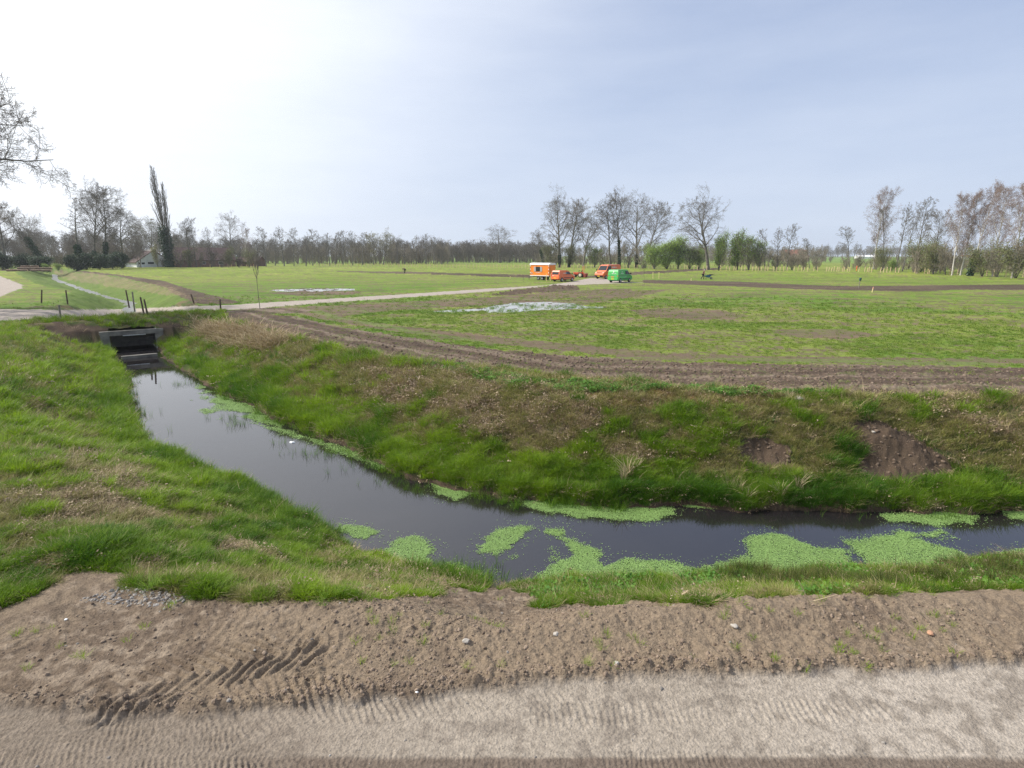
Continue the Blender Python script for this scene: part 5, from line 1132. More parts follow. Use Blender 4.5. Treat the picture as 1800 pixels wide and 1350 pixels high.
    if kind == 'delivery_van':
        for s_ in (-1, 1):
            mb = MB(); mb.box((-.25, s_ * (hw - .002), 1.12), (L * .80, .02, .07)); mb.build('stripe', M_dgreen, o)
        mb = MB(); mb.box((prof[2][0] - .004, 0, 1.12), (.02, hw * 1.7, .06)); mb.build('stripe', M_dgreen, o)
        letters(o, 'lettering', M_white, -.55, .25, 1.40, .13, prof[2][0] + .02, 7, 3, axis='y'); letters(o, 'lettering', M_white, ox + 1.0, ox + 1.9, 1.38, .11, -(hw - .045), 8, 4)
        mb = MB(); mb.tube((ox + 1.4, -(hw - .08), 1.68), (ox + 1.4, -(hw - .115) - .03, 1.68), .10, n=12); mb.build('emblem', M_white, o)
        mb = MB(); mb.tube((prof[3][0] + .0, -.1, 1.7), (prof[3][0] - .05, -.1, 1.7), .12, n=12); mb.build('emblem', M_white, o)
        mb = MB(); mb.box((prof[2][0] - .015, .05, .92), (.03, .55, .12)); mb.build('door_plate', M_orange, o)
    if kind == 'cargo_van':
        letters(o, 'lettering', M_white, ox + 1.6, ox + 3.6, 1.95, .24, (hw - .055), 8, 5)
    return o
van('delivery_van', 1090, 496.3, 39, 'green delivery van seen from behind, parked on the sandy end of the path', M_green)
van('small_van', 990, 494.6, 43, 'small orange van with rear window parked beside the site hut', M_orange)
van('cargo_van', 1068, 489.6, 219, 'large high-roofed orange cargo van facing the camera behind the green van', M_orange)

# ---- site hut on wheels
b_ = at(954, 492, 0); hut = thing('site_hut', 'bright orange wheeled site hut with a white rounded roof and one window', 'site hut', (b_.x, b_.y, 0), rad(90 - 126))
Lh, Wh, z0, z1 = 3.9, 2.2, .72, 2.62
mb = MB(); mb.box((0, 0, (z0 + z1) / 2), (Lh, Wh, z1 - z0), bev=.02); mb.build('body', M_hut, hut)
mb = MB(); arc = [(Lh / 2 + .06, -Wh / 2 - .07, z1 - .02)] ; pts = []
for k in range(0, 13):
    a_ = math.pi * k / 12; ca_ = math.copysign(abs(math.cos(a_)) ** .55, math.cos(a_)); pts.append((-Lh / 2 - .1, -ca_ * (Wh / 2 + .07), z1 + .03 + .34 * math.sin(a_) ** .8))
mb.prism(pts, (Lh + .2, 0, 0)); mb.build('roof', M_hw, hut)
mb = MB(); mb.box((0, -Wh / 2 - .02, z0 + .06), (Lh + .06, .05, .14)); mb.box((0, Wh / 2 + .02, z0 + .06), (Lh + .06, .05, .14)); mb.build('skirt', M_hw, hut)
for sx in (-1, 1):
    for sy in (-1, 1):
        for k in range(6):
            mb = MB(); mb.box((sx * (Lh / 2 - .03), sy * (Wh / 2 + .012), z0 + .3 + k * .29), (.14, .05, .145)); 
            if sx == 1 or sy == -1: mb.build('corner_marking', M_hw if k % 2 else M_orange, hut)
            else: mb.b.free()
wn = MB(); wn.box((-.3, -Wh / 2 - .02, 1.92), (.86, .05, .80)); wf = wn.build('window', M_black, hut)
mb = MB(); mb.box((-.3, -Wh / 2 - .05, 1.92), (.74, .02, .68)); mb.build('pane', M_glass, wf)
M_shut = mat('grey_shutter', (0.42, 0.41, 0.43), .6)
for s_ in (-1, 1): mb = MB(); mb.box((-.3 + s_ * .66, -Wh / 2 - .03, 1.90), (.40, .04, .84), bev=.01); mb.build('shutter', M_shut, hut)
letters(hut, 'lettering', M_white, -.75, .2, 1.24, .16, -Wh / 2 - .03, 7, 9)
mb = MB(); mb.box((Lh / 2 + .015, 0, 1.66), (.03, .86, 1.78), bev=.01); dr = mb.build('door', M_hut, hut); mb = MB(); mb.box((Lh / 2 + .05, .32, 1.6), (.05, .04, .16)); mb.build('handle', M_rim, dr)
mb = MB(); mb.box((-1.6, -Wh / 2 - .03, 1.2), (.22, .04, .26), bev=.01); mb.build('socket_box', M_shut, hut)
for x_ in (-.35, .45): 
    for s_ in (-1, 1): wheel(hut, x_, s_ * .85, .30, .2)
mb = MB(); mb.box((0, 0, .60), (Lh * .95, .9, .12)); mb.box((.05, 0, .34), (1.2, 1.5, .1)); mb.build('chassis', M_black, hut)
mb = MB(); mb.tube((-Lh / 2, .35, .55), (-Lh / 2 - 1.1, 0, .5), .05); mb.tube((-Lh / 2, -.35, .55), (-Lh / 2 - 1.1, 0, .5), .05); mb.tube((-Lh / 2 - 1.0, 0, .5), (-Lh / 2 - 1.0, 0, 0), .04); mb.build('drawbar', M_black, hut)
mb = MB(); mb.box((Lh / 2 + .35, -.1, .22), (.6, .8, .06)); mb.box((Lh / 2 + .2, -.1, .46), (.3, .8, .06)); mb.tube((Lh / 2 + .6, -.5, 0), (Lh / 2 + .05, -.5, .7), .02); mb.build('steps', M_shut, hut)

# ---- small tractor
b_ = at(1019, 487.5, 0); tr = thing('tractor', 'little red-orange tractor with pale wheels and a tall roll bar behind the small van', 'tractor', (b_.x, b_.y, 0), rad(90 + 62))
M_tred = paint('tractor_red', (0.62, 0.08, 0.03)); M_cream = mat('cream_rim', (0.75, 0.66, 0.50), .5)
mb = MB(); mb.box((.75, 0, .78), (1.1, .5, .44), bev=.06); mb.box((1.26, 0, .70), (.1, .42, .4), bev=.03); mb.build('hood', M_tred, tr)
for s_ in (-1, 1):
    mb = MB(); mb.prism([(-.75, s_ * .42, .5), (-.68, s_ * .42, .92), (-.35, s_ * .42, 1.05), (.0, s_ * .42, .92), (.05, s_ * .42, .75)], (0, s_ * .28, 0)); mb.build('fender', M_tred, tr)
    wheel(tr, -.35, s_ * .62, .46, .26, M_cream); wheel(tr, 1.05, s_ * .50, .31, .18, M_cream)
mb = MB(); mb.box((.1, 0, .48), (1.9, .34, .22), bev=.03); mb.build('chassis', M_black, tr)
mb = MB(); mb.box((-.25, 0, .98), (.42, .46, .1), bev=.03); mb.box((-.48, 0, 1.22), (.1, .44, .46), bev=.04, ry=-.15); mb.build('seat', M_black, tr)
mb = MB(); mb.tube((.3, 0, .95), (.12, 0, 1.25), .025); mb.tube((.12, 0, 1.25), (.14, 0, 1.28), .19, n=16); mb.build('steering_wheel', M_black, tr)
mb = MB()
for s_ in (-1, 1): mb.tube((-.72, s_ * .42, .55), (-.78, s_ * .42, 2.15), .045)
mb.tube((-.78, -.46, 2.15), (-.78, .46, 2.15), .045); mb.build('roll_bar', M_orange, tr)
mb = MB(); mb.box((-1.22, 0, .55), (.62, 1.2, .5), bev=.08); mb.tube((-1.2, -.62, .26), (-1.2, .62, .26), .24, n=14); mb.build('rear_roller', mat('implement_red', (0.30, 0.07, 0.05), .6), tr)

# ================================================================== PEOPLE
M_skin = mat('skin', (0.50, 0.30, 0.22), .6); M_dk = mat('dark_cloth', (0.022, 0.022, 0.028), .9); M_vest = mat('maroon_vest', (0.10, 0.035, 0.035), .9)
M_hair = mat('hair', (0.10, 0.065, 0.04), .9); M_cap = mat('pale_cap', (0.55, 0.52, 0.48), .9); M_hiv = mat('orange_workwear', (0.85, 0.17, 0.04), .8); M_boot = mat('boots', (0.03, 0.025, 0.02), .8)
def skinmesh(name, J, E, m, parent, lv=2):
    me = bpy.data.meshes.new(name); keys = list(J); me.from_pydata([J[k][0] for k in keys], [(keys.index(a), keys.index(b)) for a, b in E], [])
    o = link(name, me, m, parent); md = o.modifiers.new('skin', 'SKIN'); me.skin_vertices[0].data[0].use_root = True
    for i_, k in enumerate(keys): r_ = J[k][1]; me.skin_vertices[0].data[i_].radius = (r_, r_) if not isinstance(r_, tuple) else r_
    md.use_smooth_shade = True; md2 = o.modifiers.new('sub', 'SUBSURF'); md2.levels = lv; md2.render_levels = lv; return o
def person(px, py, az, label, P, top, legs, headwear=None, z=0.0):
    """P: joint positions (metres, +x forward, +y left, z up)"""
    b_ = at(px, py, z); o = thing('person', label, 'person', b_, rad(90 - az))
    J = {'pel': (P['pel'], (.155, .12)), 'wai': (P['wai'], (.14, .11)), 'che': (P['che'], (.17, .12)), 'nb': (P['nb'], .07), 'nk': (P['nk'], .058), 'hd': (P['hd'], .082), 'tp': (P['tp'], .075)}
    E = [('pel', 'wai'), ('wai', 'che'), ('che', 'nb'), ('nb', 'nk'), ('nk', 'hd'), ('hd', 'tp')]
    for s_ in 'lr':
        J['sh' + s_] = (P['sh' + s_], .065); J['el' + s_] = (P['el' + s_], .046); J['wr' + s_] = (P['wr' + s_], .030); J['pa' + s_] = (P['pa' + s_], .036)
        E += [('nb', 'sh' + s_), ('sh' + s_, 'el' + s_), ('el' + s_, 'wr' + s_), ('wr' + s_, 'pa' + s_)]
        J['hp' + s_] = (P['hp' + s_], .095); J['kn' + s_] = (P['kn' + s_], .062); J['an' + s_] = (P['an' + s_], .042); J['to' + s_] = (P['to' + s_], .038)
        E += [('pel', 'hp' + s_), ('hp' + s_, 'kn' + s_), ('kn' + s_, 'an' + s_), ('an' + s_, 'to' + s_)]
        pa = Vector(P['pa' + s_]); dr = (pa - Vector(P['wr' + s_])).normalized(); side = dr.orthogonal().normalized()
        for q in range(4):
            a_ = pa + side * (q - 1.5) * .021 + dr * .03; c_ = a_ + dr * (.042, .05, .046, .036)[q]; d_ = c_ + (dr + side.cross(dr) * .9).normalized() * .03
            J[f'f{q}{s_}'] = (tuple(c_), .010); J[f'g{q}{s_}'] = (tuple(d_), .008); E += [('pa' + s_, f'f{q}{s_}'), (f'f{q}{s_}', f'g{q}{s_}')]
        c_ = pa - side * .05 + dr * .01; J['th' + s_] = (tuple(c_), .012); E.append(('pa' + s_, 'th' + s_))
    skinmesh('body', J, E, M_skin, o)
    # clothing follows the same joints, slightly larger
    g = 1.16; Jt = {k: J[k] for k in ('pel', 'wai', 'che', 'nb', 'shl', 'shr')}; Jt = {k: (v_[0], tuple(q * g for q in v_[1]) if isinstance(v_[1], tuple) else v_[1] * 1.25) for k, v_ in Jt.items()}
    Et = [('pel', 'wai'), ('wai', 'che'), ('che', 'nb'), ('nb', 'shl'), ('nb', 'shr')]
    for s_ in 'lr':
        f = .95 if top[1] else .45; q = Vector(P['sh' + s_]).lerp(Vector(P['el' + s_]), 1 if top[1] else .6); Jt['e' + s_] = (tuple(q), .062); Et.append(('sh' + s_, 'e' + s_))
        if top[1]: Jt['w' + s_] = (tuple(Vector(P['el' + s_]).lerp(Vector(P['wr' + s_]), .92)), .045); Et.append(('e' + s_, 'w' + s_))
    skinmesh('jacket' if top[1] else 'vest', Jt, Et, top[0], o)
    Jl = {'pel': (P['pel'], (.18, .14))}; El = []
    for s_ in 'lr':
        Jl['hp' + s_] = (P['hp' + s_], .115); Jl['kn' + s_] = (P['kn' + s_], .082); Jl['an' + s_] = (tuple(Vector(P['an' + s_]) + Vector((0, 0, .03))), .062)
        El += [('pel', 'hp' + s_), ('hp' + s_, 'kn' + s_), ('kn' + s_, 'an' + s_)]
    skinmesh('trousers', Jl, El, legs, o)
    for s_ in 'lr':
        a_ = Vector(P['an' + s_]); t_ = Vector(P['to' + s_]); mb = MB(); mb.tube(a_ + Vector((0, 0, .08)), a_ + Vector((0, 0, -.06)), .06, .06, 10); mb.ball((a_ + t_) / 2 + Vector((0, 0, -.02)), .07, (1.9, .75, .7)); mb.build('boot', M_boot, o, True)
    hd = Vector(P['hd']); up = (Vector(P['tp']) - Vector(P['nk'])).normalized(); fw = (Vector((1, 0, 0)) - up * up.x).normalized(); c = hd.lerp(Vector(P['tp']), .6)
    mb = MB(); mb.ball(c + up * .045 - fw * .015, .104, (1, .86, .9)); mb.build('hat' if headwear else 'hair', headwear or M_hair, o, True)
    mb = MB(); mb.ball(hd + fw * .098, .018, (1, .7, 1.2)); 
    mb.build('nose', M_skin, o, True)
    mb = MB()
    for s_ in (-1, 1): mb.ball(hd + fw * .082 + up * .03 + Vector((0, s_ * .032, 0)), .012)
    mb.build('eyes', M_black, o, True); return o
def pose(**k):
    P = dict(pel=(0, 0, .95), wai=(.02, 0, 1.12), che=(.05, 0, 1.34), nb=(.05, 0, 1.46), nk=(.06, 0, 1.53), hd=(.08, 0, 1.62), tp=(.08, 0, 1.71),
             shl=(.04, .19, 1.43), shr=(.04, -.19, 1.43), ell=(.02, .24, 1.16), elr=(.02, -.24, 1.16), wrl=(.15, .24, .95), wrr=(.15, -.24, .95), pal=(.20, .24, .88), par=(.20, -.24, .88),
             hpl=(0, .10, .90), hpr=(0, -.10, .90), knl=(.04, .11, .49), knr=(.04, -.11, .49), anl=(0, .11, .09), anr=(0, -.11, .09), tol=(.14, .12, .04), tor=(.14, -.12, .04)); P.update(k); return P
# man pushing the wheelbarrow to the right
wbp = at(1235, 491, 0)
person(1235, 491, 88, 'person in dark trousers and maroon vest pushing the blue wheelbarrow', pose(wai=(.06, 0, 1.11), che=(.15, 0, 1.31), nb=(.18, 0, 1.43), nk=(.21, 0, 1.49), hd=(.25, 0, 1.58), tp=(.26, 0, 1.67),
    shl=(.17, .19, 1.40), shr=(.17, -.19, 1.40), ell=(.20, .25, 1.12), elr=(.20, -.25, 1.12), wrl=(.42, .27, .93), wrr=(.42, -.27, .93), pal=(.50, .27, .87), par=(.50, -.27, .87),
    knl=(.26, .11, .52), anl=(.22, .11, .11), tol=(.36, .12, .05), knr=(-.08, -.11, .50), anr=(-.34, -.11, .16), tor=(-.24, -.12, .06)), (M_vest, False), M_dk, M_cap)
person(711.5, 479.8, -60, 'person in black bending over the strip of dug soil', pose(pel=(-.12, 0, .88), wai=(.02, 0, 1.02), che=(.26, 0, 1.12), nb=(.36, 0, 1.15), nk=(.42, 0, 1.13), hd=(.50, 0, 1.09), tp=(.58, 0, 1.07),
    shl=(.32, .19, 1.12), shr=(.32, -.19, 1.12), ell=(.42, .22, .86), elr=(.42, -.22, .86), wrl=(.50, .12, .62), wrr=(.46, -.10, .66), pal=(.52, .10, .55), par=(.48, -.09, .58),
    hpl=(-.12, .1, .84), hpr=(-.12, -.1, .84), knl=(.02, .13, .46), knr=(-.05, -.13, .46)), (M_dk, True), M_dk)
person(1263, 476, 60, 'person in dark clothes leaning forward by the stakes under the green shrubs', pose(pel=(-.1, 0, .9), wai=(.0, 0, 1.06), che=(.18, 0, 1.22), nb=(.26, 0, 1.28), nk=(.31, 0, 1.31), hd=(.38, 0, 1.36), tp=(.41, 0, 1.44),
    shl=(.22, .19, 1.24), shr=(.22, -.19, 1.24), ell=(.30, .24, 1.0), elr=(.30, -.24, 1.0), wrl=(.50, .16, .90), wrr=(.50, -.16, .90), pal=(.57, .15, .87), par=(.57, -.15, .87)), (M_dk, True), M_dk)
person(1505, 477.4, 120, 'person in bright orange workwear standing among the stakes near the lone birch', pose(), (M_hiv, True), M_hiv)
mb = MB(); mb.tube((0, 0, 0), (0, 0, 1.45), .018, n=6); mb.tube((0, 0, 0), (.0, 0, -.3), .02, .09, n=8)
o = mb.build('spade', M_pole); tag(o, 'spade stuck in the soil held by the person in black', 'spade'); p_ = at(709.5, 480, 0); o.location = (p_.x, p_.y, .28); o.rotation_euler = (.1, -.3, 0); o.scale = (.8, .8, .8)

# ---- wheelbarrow
wb = thing('wheelbarrow', 'blue wheelbarrow heaped with dark brush on the grass', 'wheelbarrow', (wbp.x + .95, wbp.y + .03, 0.0), rad(90 - 88))
M_blue = paint('blue_tray', (0.02, 0.12, 0.30))
b2 = bmesh.new(); tv = [b2.verts.new(p_) for p_ in [(-.38, -.28, .42), (.22, -.26, .38), (.22, .26, .38), (-.38, .28, .42), (-.52, -.36, .72), (.52, -.36, .74), (.52, .36, .74), (-.52, .36, .72)]]
for f in ((0, 1, 2, 3), (0, 4, 5, 1), (1, 5, 6, 2), (2, 6, 7, 3), (3, 7, 4, 0)): b2.faces.new([tv[k] for k in f])
me = bpy.data.meshes.new('tray'); b2.to_mesh(me); b2.free(); o = link('tray', me, M_blue, wb); sd = o.modifiers.new('solid', 'SOLIDIFY'); sd.thickness = .02
mb = MB()
for s_ in (-1, 1): mb.tube((.62, s_ * .08, .22), (-.45, s_ * .24, .46), .02); mb.tube((-.45, s_ * .24, .46), (-.98, s_ * .27, .87), .02)
mb.build('frame', M_black, wb)
for s_ in (-1, 1): mb = MB(); mb.tube((-.25, s_ * .22, .42), (-.35, s_ * .24, .02), .018); mb.tube((-.42, s_ * .24, .02), (-.28, s_ * .24, .02), .018); mb.build('leg', M_black, wb)
wheel(wb, .62, 0.0, .21, .11)
mb = MB(); rg = random.Random(2)
for k in range(60):
    a_ = Vector((rg.uniform(-.2, .3), rg.uniform(-.2, .2), .70)); d_ = Vector((rg.uniform(-.1, 1.3), rg.uniform(-.3, .3), rg.uniform(.05, .28))); mb.tube(a_, a_ + d_, .018, .006, n=5)
o = mb.build('brush_load', M_dk); tag(o, 'dark bundle of twigs lying across the blue wheelbarrow', 'brushwood'); o.location = wb.location; o.rotation_euler = wb.rotation_euler

# ================================================================== BUILDINGS
M_roofd = mat('dark_thatch', (0.085, 0.06, 0.055), .95, noise=.35, scale=1.2, bump=.5); M_rooft = mat('brown_tiles', (0.095, 0.058, 0.052), .9, noise=.35, scale=1.6, bump=.4); M_roofr = mat('red_tiles', (0.28, 0.115, 0.08), .9, noise=.2, scale=1.5)
M_lime = mat('whitewash', (0.80, 0.82, 0.86), .9, noise=.1, scale=1); M_brick = mat('brown_brick', (0.20, 0.115, 0.09), .95, noise=.3, scale=3)
def tiles_mat(m):
    n = m.node_tree; w_ = n.nodes.new('ShaderNodeTexWave'); w_.inputs['Scale'].default_value = 2.2; w_.bands_direction = 'Z'; t = n.nodes.new('ShaderNodeTexCoord'); n.links.new(t.outputs['Object'], w_.inputs[0])
    bp = n.nodes.new('ShaderNodeBump'); bp.inputs['Strength'].default_value = .5; bp.inputs['Distance'].default_value = .06; n.links.new(w_.outputs[0], bp.inputs['Height']); n.links.new(bp.outputs[0], n.nodes['Principled BSDF'].inputs['Normal'])
for m in (M_rooft, M_roofr): tiles_mat(m)
def house(name, label, px, py, L, Wd, eave, ridge, az, wall, roof, cat, wins=(), gable_wins=(), ridge_m=None):
    """long axis = local x; gable ends at +-x"""
    b_ = at(px, py, 0); o = thing(name, label, cat, (b_.x, b_.y, 0), rad(90 - az))
    mb = MB(); mb.prism([(-L / 2, -Wd / 2, -.2), (-L / 2, Wd / 2, -.2), (-L / 2, Wd / 2, eave), (-L / 2, 0, ridge - .12), (-L / 2, -Wd / 2, eave)], (L, 0, 0)); mb.build('wall', wall, o)
    k = (ridge - eave) / (Wd / 2); mb = MB()
    for s_ in (-1, 1):
        e_ = Wd / 2 + .45; mb.prism([(-L / 2 - .3, s_ * e_, eave - .45 * k + .05), (-L / 2 - .3, 0, ridge), (-L / 2 - .3, 0, ridge + .22), (-L / 2 - .3, s_ * e_, eave - .45 * k + .27)], (L + .6, 0, 0))
    rf = mb.build('roof', roof, o)
    if ridge_m: mb = MB(); mb.box((0, 0, ridge + .27), (L + .5, .35, .16)); mb.build('ridge_cap', ridge_m, rf)
    for (x_, z_, w_, h_) in wins:
        mb = MB(); mb.box((x_, -Wd / 2 - .01, z_), (w_, .08, h_)); f = mb.build('window', M_hw, o); mb = MB(); mb.box((x_, -Wd / 2 - .055, z_), (w_ - .14, .02, h_ - .14)); mb.build('pane', M_glass, f)
    for (y_, z_, w_, h_) in gable_wins:
        mb = MB(); mb.box((L / 2 + .01, y_, z_), (.08, w_, h_)); f = mb.build('window', M_hw, o); mb = MB(); mb.box((L / 2 + .055, y_, z_), (.02, w_ - .14, h_ - .14)); mb.build('pane', M_glass, f)
    return o, rf
# white gabled house: gable end faces the camera, roof slope runs off to the left
h1, rf1 = house('farmhouse', 'low white house with a steep dark roof and wide gable, left of the poplar', 262, 469.2, 11, 12.0, 1.8, 5.9, 128, M_lime, M_roofd, 'house', gable_wins=((-1.2, 1.5, 2.2, .8), (-3.8, 1.4, 1.2, .8), (-5.1, 1.4, .6, .8)), ridge_m=M_hw)
mb = MB(); mb.box((2.8, -3.0, 3.95), (1.3, 1.0, .1), rx=.58); mb.build('skylight', M_lamp, rf1)
house('barn', 'long barn with a brown tiled roof behind the alders', 356, 468.8, 21, 11, 2.6, 7.0, 45, M_brick, M_rooft, 'barn', wins=((-6, 1.5, 1.2, 1), (-1, 1.5, 1.2, 1), (5, 1.4, 1.6, 1.2)), gable_wins=())
house('farm_shed', 'small brown shed left of the long barn', 326, 468, 5.5, 6, 2.0, 3.8, 100, M_brick, M_rooft, 'shed')
house('farm_shed', 'low reddish shed at the right end of the long barn', 442, 468, 9, 6, 1.9, 3.6, 95, M_brick, M_rooft, 'shed')
house('farmhouse', 'pale two-storey gable half hidden behind the dark evergreens', 197, 466, 6, 7, 6.5, 9.5, 175, M_lime, M_roofd, 'house', gable_wins=((0, 6.2, 1.4, 1.2),))
house('farmhouse', 'distant farmhouse with an orange-red tiled roof behind the thin dark trees', 1396, 458.5, 17, 12, 3.2, 8.4, 98, M_brick, M_roofr, 'house', wins=((-4, 1.6, 1.3, 1.3), (3, 1.6, 1.3, 1.3)))
house('farm_shed', 'far white shed on the meadow behind the leaning alders', 1520, 454.5, 22, 10, 2.4, 4.2, 95, M_hw, M_hw, 'shed')
house('farm_shed', 'far pale shed glimpsed left of the ivied birch', 1697, 455.5, 12, 8, 2.6, 4.4, 95, M_hw, M_roofr, 'shed')

# ---- felled logs stacked at the left
M_log = mat('log_bark', (0.16, 0.11, 0.08), .95, noise=.4, scale=2, bump=.5); M_end = mat('log_end', (0.55, 0.36, 0.22), .8)
rg = random.Random(8); k = 0
tops = ['lowest front log', 'long lowest log', 'front log at the right', 'second layer log', 'thin second layer log', 'short second layer log at the right', 'top log', 'small top log']
for q, (x0_, x1_, yb, zl, r_, dy) in enumerate([(12, 50, 477, .28, .28, 0), (22, 60, 476.7, .28, .28, .8), (55, 92, 477, .30, .30, 0), (30, 66, 476.8, .80, .26, .4), (26, 58, 476.6, .82, .22, 1.1), (60, 90, 476.8, .82, .24, .5), (34, 66, 476.7, 1.28, .22, .8), (36, 56, 476.6, 1.27, .20, 1.3)]):
    a_ = at(x0_, yb, 0); c_ = at(x1_, yb, 0); lg = thing('log', tops[q] + ' of the felled stack beyond the road bend', 'log', (a_.x, a_.y + dy, 0), 0, 'logs stacked by the road bend')
    d_ = Vector((c_.x - a_.x, rg.uniform(-.4, .4), rg.uniform(-.06, .06))); mb = MB(); mb.tube((0, 0, zl), Vector((0, 0, zl)) + d_, r_, r_ * .82, n=12); mb.build('bark', M_log, lg)
    dn = d_.normalized(); mb = MB(); mb.tube(Vector((0, 0, zl)) - dn * .03, Vector((0, 0, zl)) - dn * .002, r_ * .93, n=12); mb.build('cut_end', M_end, lg)
    mb = MB(); mb.tube(Vector((0, 0, zl)) + d_ + dn * .002, Vector((0, 0, zl)) + d_ + dn * .03, r_ * .76, n=12); mb.build('cut_end', M_end, lg)

# ================================================================== SMALL THINGS ON THE BANKS
def surf(px, py):
    """first ground hit seen through a photo point"""
    u = (px - 900) / F; v = (py - 675) / F; dy = CP - v * SP; dz = -SP - v * CP
    t = np.linspace(3, 60, 4000); zz = terrain(u * t, dy * t)['z']; hit = np.argmax(HC + dz * t < zz); return Vector((u * t[hit], dy * t[hit], zz[hit]))
def plant(name, label, cat, px, py, kind, sc, n_=1, sp=.1, seed=1, m=None):
    p_ = surf(px, py); rg = random.Random(seed); me = bpy.data.meshes.new(name); b2 = bmesh.new()
    for q in range(n_):
        k_ = kind[q % len(kind)]; v0 = len(b2.verts); b2.from_mesh(k_.data); b2.verts.ensure_lookup_table(); M_ = Matrix.Translation((rg.gauss(0, sp), rg.gauss(0, sp), 0)) @ Euler((rg.gauss(0, .25), rg.gauss(0, .25), rg.uniform(0, 6))).to_matrix().to_4x4() @ Matrix.Scale(sc * rg.uniform(.7, 1.2), 4)
        for v_ in b2.verts[v0:]: v_.co = M_ @ v_.co
    b2.to_mesh(me); b2.free(); me.materials.append(m); o = link(name, me); o.location = p_; return tag(o, label, cat)
M_strawO = leafmat('dry_reed', (0.34, 0.26, 0.15), (0.60, 0.49, 0.32), .2, inst=False); M_lushO = leafmat('fresh_blades', (0.09, 0.20, 0.025), (0.27, 0.40, 0.05), .4, inst=False); M_weedO = leafmat('broad_leaves', (0.08, 0.20, 0.05), (0.18, 0.34, 0.10), .3, inst=False)
big = [tuft('tall blades', M_strawO, 26, .60, .10, .014, .7, 90 + k) for k in range(3)]
plant('dry_reed_clump', 'pale dry reed clump standing out on the far bank right of centre', 'dry reeds', 1105, 836, big, .95, 4, .16, 1, M_strawO)
plant('dry_reed_clump', 'dry reed clump at the foot of the bank below the left mud patch', 'dry reeds', 1318, 868, big, .8, 4, .3, 2, M_strawO)
plant('dry_reed_clump', 'dry reed clump left of the larger mud patch near the water', 'dry reeds', 1385, 850, big, .75, 3, .25, 3, M_strawO)
plant('dry_reed_clump', 'upright dry stalks rising behind the rushes at the lower right', 'dry reeds', 1690, 1002, big, .62, 2, .05, 4, M_strawO)
plant('dry_reed_clump', 'dry reeds on top of the far bank at the right edge', 'dry reeds', 1775, 755, big, .8, 4, .3, 5, M_strawO)
plant('dry_reed_clump', 'bleached grass tuft on the left dirt edge below the green bank', 'dry reeds', 497, 1016, big, .42, 3, .08, 6, M_strawO)
plant('dry_reed_clump', 'dry blond tuft on top of the far bank above the moss shelf end', 'dry reeds', 1392, 706, big, .8, 2, .15, 7, M_strawO)
bigL = [tuft('fresh', M_lushO, 34, .42, .12, .013, .8, 95 + k) for k in range(3)]
plant('grass_clump', 'bushy green grass clump at the water edge between the two lower duckweed mats', 'grass clump', 822, 1012, bigL, 1.15, 6, .20, 8, M_lushO)
plant('grass_clump', 'small spiky green clump left of the bare spot at the water edge', 'grass clump', 885, 1030, bigL, .6, 3, .12, 9, M_lushO)
plant('grass_clump', 'lush round grass clump on the left bank beside the rubble patch', 'grass clump', 285, 1032, bigL, .55, 8, .13, 10, M_lushO)
plant('grass_clump', 'lush grass clump at the dirt edge below the left bank', 'grass clump', 590, 1055, bigL, .45, 8, .13, 11, M_lushO)
plant('grass_clump', 'tall dark green clump high on the far bank below the moss shelf', 'grass clump', 1165, 735, bigL, 1.2, 7, .22, 12, M_lushO)
for q, (px, py, lab) in enumerate([(90, 1003, 'grey-green broad-leaved plant on the rubble at the left edge'), (640, 1045, 'low leafy weed between the grass clumps on the dirt edge'), (1500, 1030, 'broad-leaved weed in the verge grass at the lower right'), (1355, 738, 'flat leafy rosette on the far bank above the large mud patch'), (1250, 1048, 'broad-leaved weed in the verge grass below the duckweed')]):
    plant('leafy_weed', lab, 'weed', px, py, [leafclump('w', M_weedO, 26, .08, .16, .11, 120 + q)], 1.0, 1, 0, q, M_weedO)
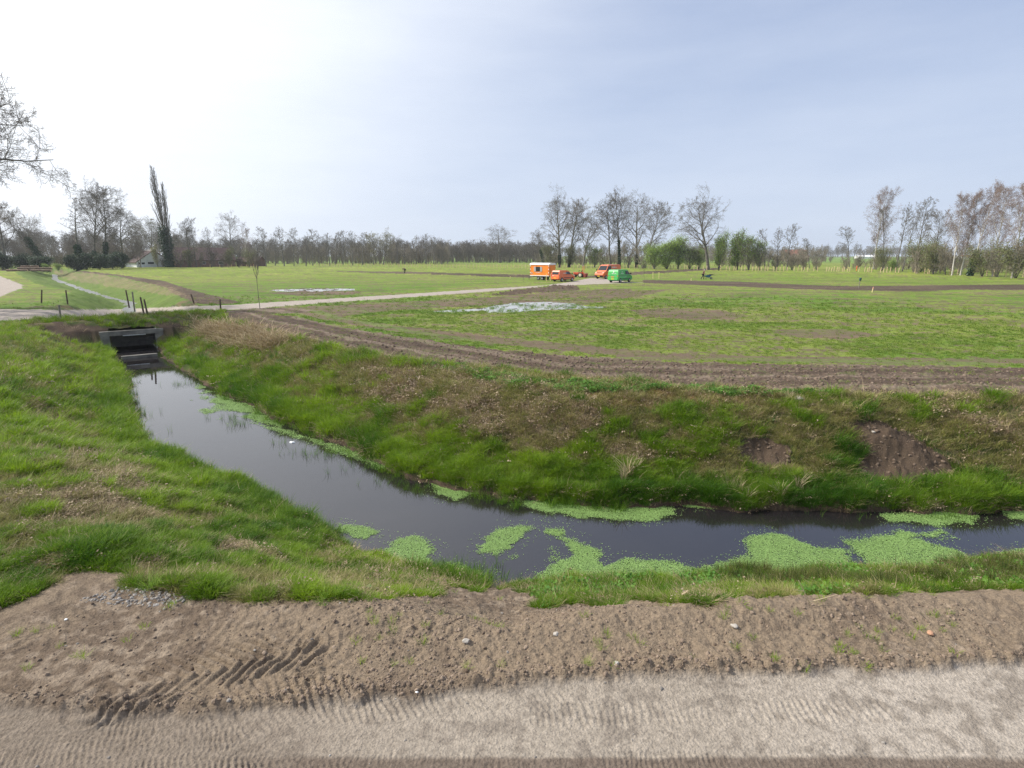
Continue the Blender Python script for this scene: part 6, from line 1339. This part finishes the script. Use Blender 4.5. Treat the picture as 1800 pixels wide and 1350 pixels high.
# dead forked stem
p_ = surf(1425, 1066); mb = MB(); mb.tube((0, 0, 0), (-.18, .02, .34), .006, .004, 6); mb.tube((-.02, 0, .05), (.30, -.02, .17), .006, .003, 6); mb.tube((-.1, .01, .2), (-.22, .0, .22), .004, .002, 5)
o = mb.build('dead_stem', M_strawO); o.location = p_; tag(o, 'forked dead stem leaning over the verge grass at the lower right', 'dead stem')
M_stone = mat('pale_stone', (0.36, 0.33, 0.29), .85, noise=.2, scale=20); M_plastic = mat('white_plastic', (0.85, 0.87, 0.88), .4); M_blackp = mat('black_plastic_scrap', (0.02, 0.022, 0.03), .35)
for q, (px, py, s_, lab, m_, nm, ct) in enumerate([(819, 1128, .035, 'largest pale stone on the dirt left of centre', M_stone, 'stone', 'stone'), (977, 1116, .032, 'pale stone on the dirt below the duckweed mats', M_stone, 'stone', 'stone'), (1291, 1104, .038, 'pale stone beside a sprig on the right-hand dirt', M_stone, 'stone', 'stone'),
        (116, 1090, .016, 'small white stone on the smooth dirt at the left', M_plastic, 'stone', 'stone'), (1405, 705, .16, 'grey stone on the far bank beside dry grass', M_stone, 'stone', 'stone'), (1535, 760, .05, 'pale stone in the large mud patch', M_stone, 'stone', 'stone'), (733, 1219, .014, 'small white stone above the tyre marks', M_plastic, 'stone', 'stone'),
        (589, 634, .14, 'black plastic scrap lying high on the far bank', M_blackp, 'plastic_scrap', 'litter'), (1635, 1115, .035, 'reddish stone by the verge at the lower right', mat('brick_bit', (0.42, 0.24, 0.15), .9), 'stone', 'stone')]):
    src = stone(nm, m_, 40 + q, .6); o = bpy.data.objects.new(nm, src.data); COL.objects.link(o); p_ = surf(px, py); o.location = p_ + Vector((0, 0, s_ * .3)); o.scale = (s_ * 1.2, s_, s_); o.rotation_euler = (0, 0, q); tag(o, lab, ct)
p_ = at(514, 778, WL); src = stone('bottle', M_plastic, 60, .6); o = bpy.data.objects.new('plastic_bag', src.data); COL.objects.link(o); o.location = p_; o.scale = (.10, .07, .08); tag(o, 'crumpled white plastic bag floating on the ditch', 'litter')

# ================================================================== AIR
mb = MB(); mb.box((0, 0, 23), (5700, 5700, 54)); hm = bpy.data.materials.new('haze'); hm.use_nodes = True; n = hm.node_tree; n.nodes.clear()
o_ = n.nodes.new('ShaderNodeOutputMaterial'); pv = n.nodes.new('ShaderNodeVolumePrincipled'); pv.inputs['Color'].default_value = (.86, .92, 1, 1); pv.inputs['Density'].default_value = HAZE; pv.inputs['Anisotropy'].default_value = .3
n.links.new(pv.outputs[0], o_.inputs['Volume']); tag(mb.build('haze', hm), 'thin pale haze over the fields', 'haze', kind='stuff')
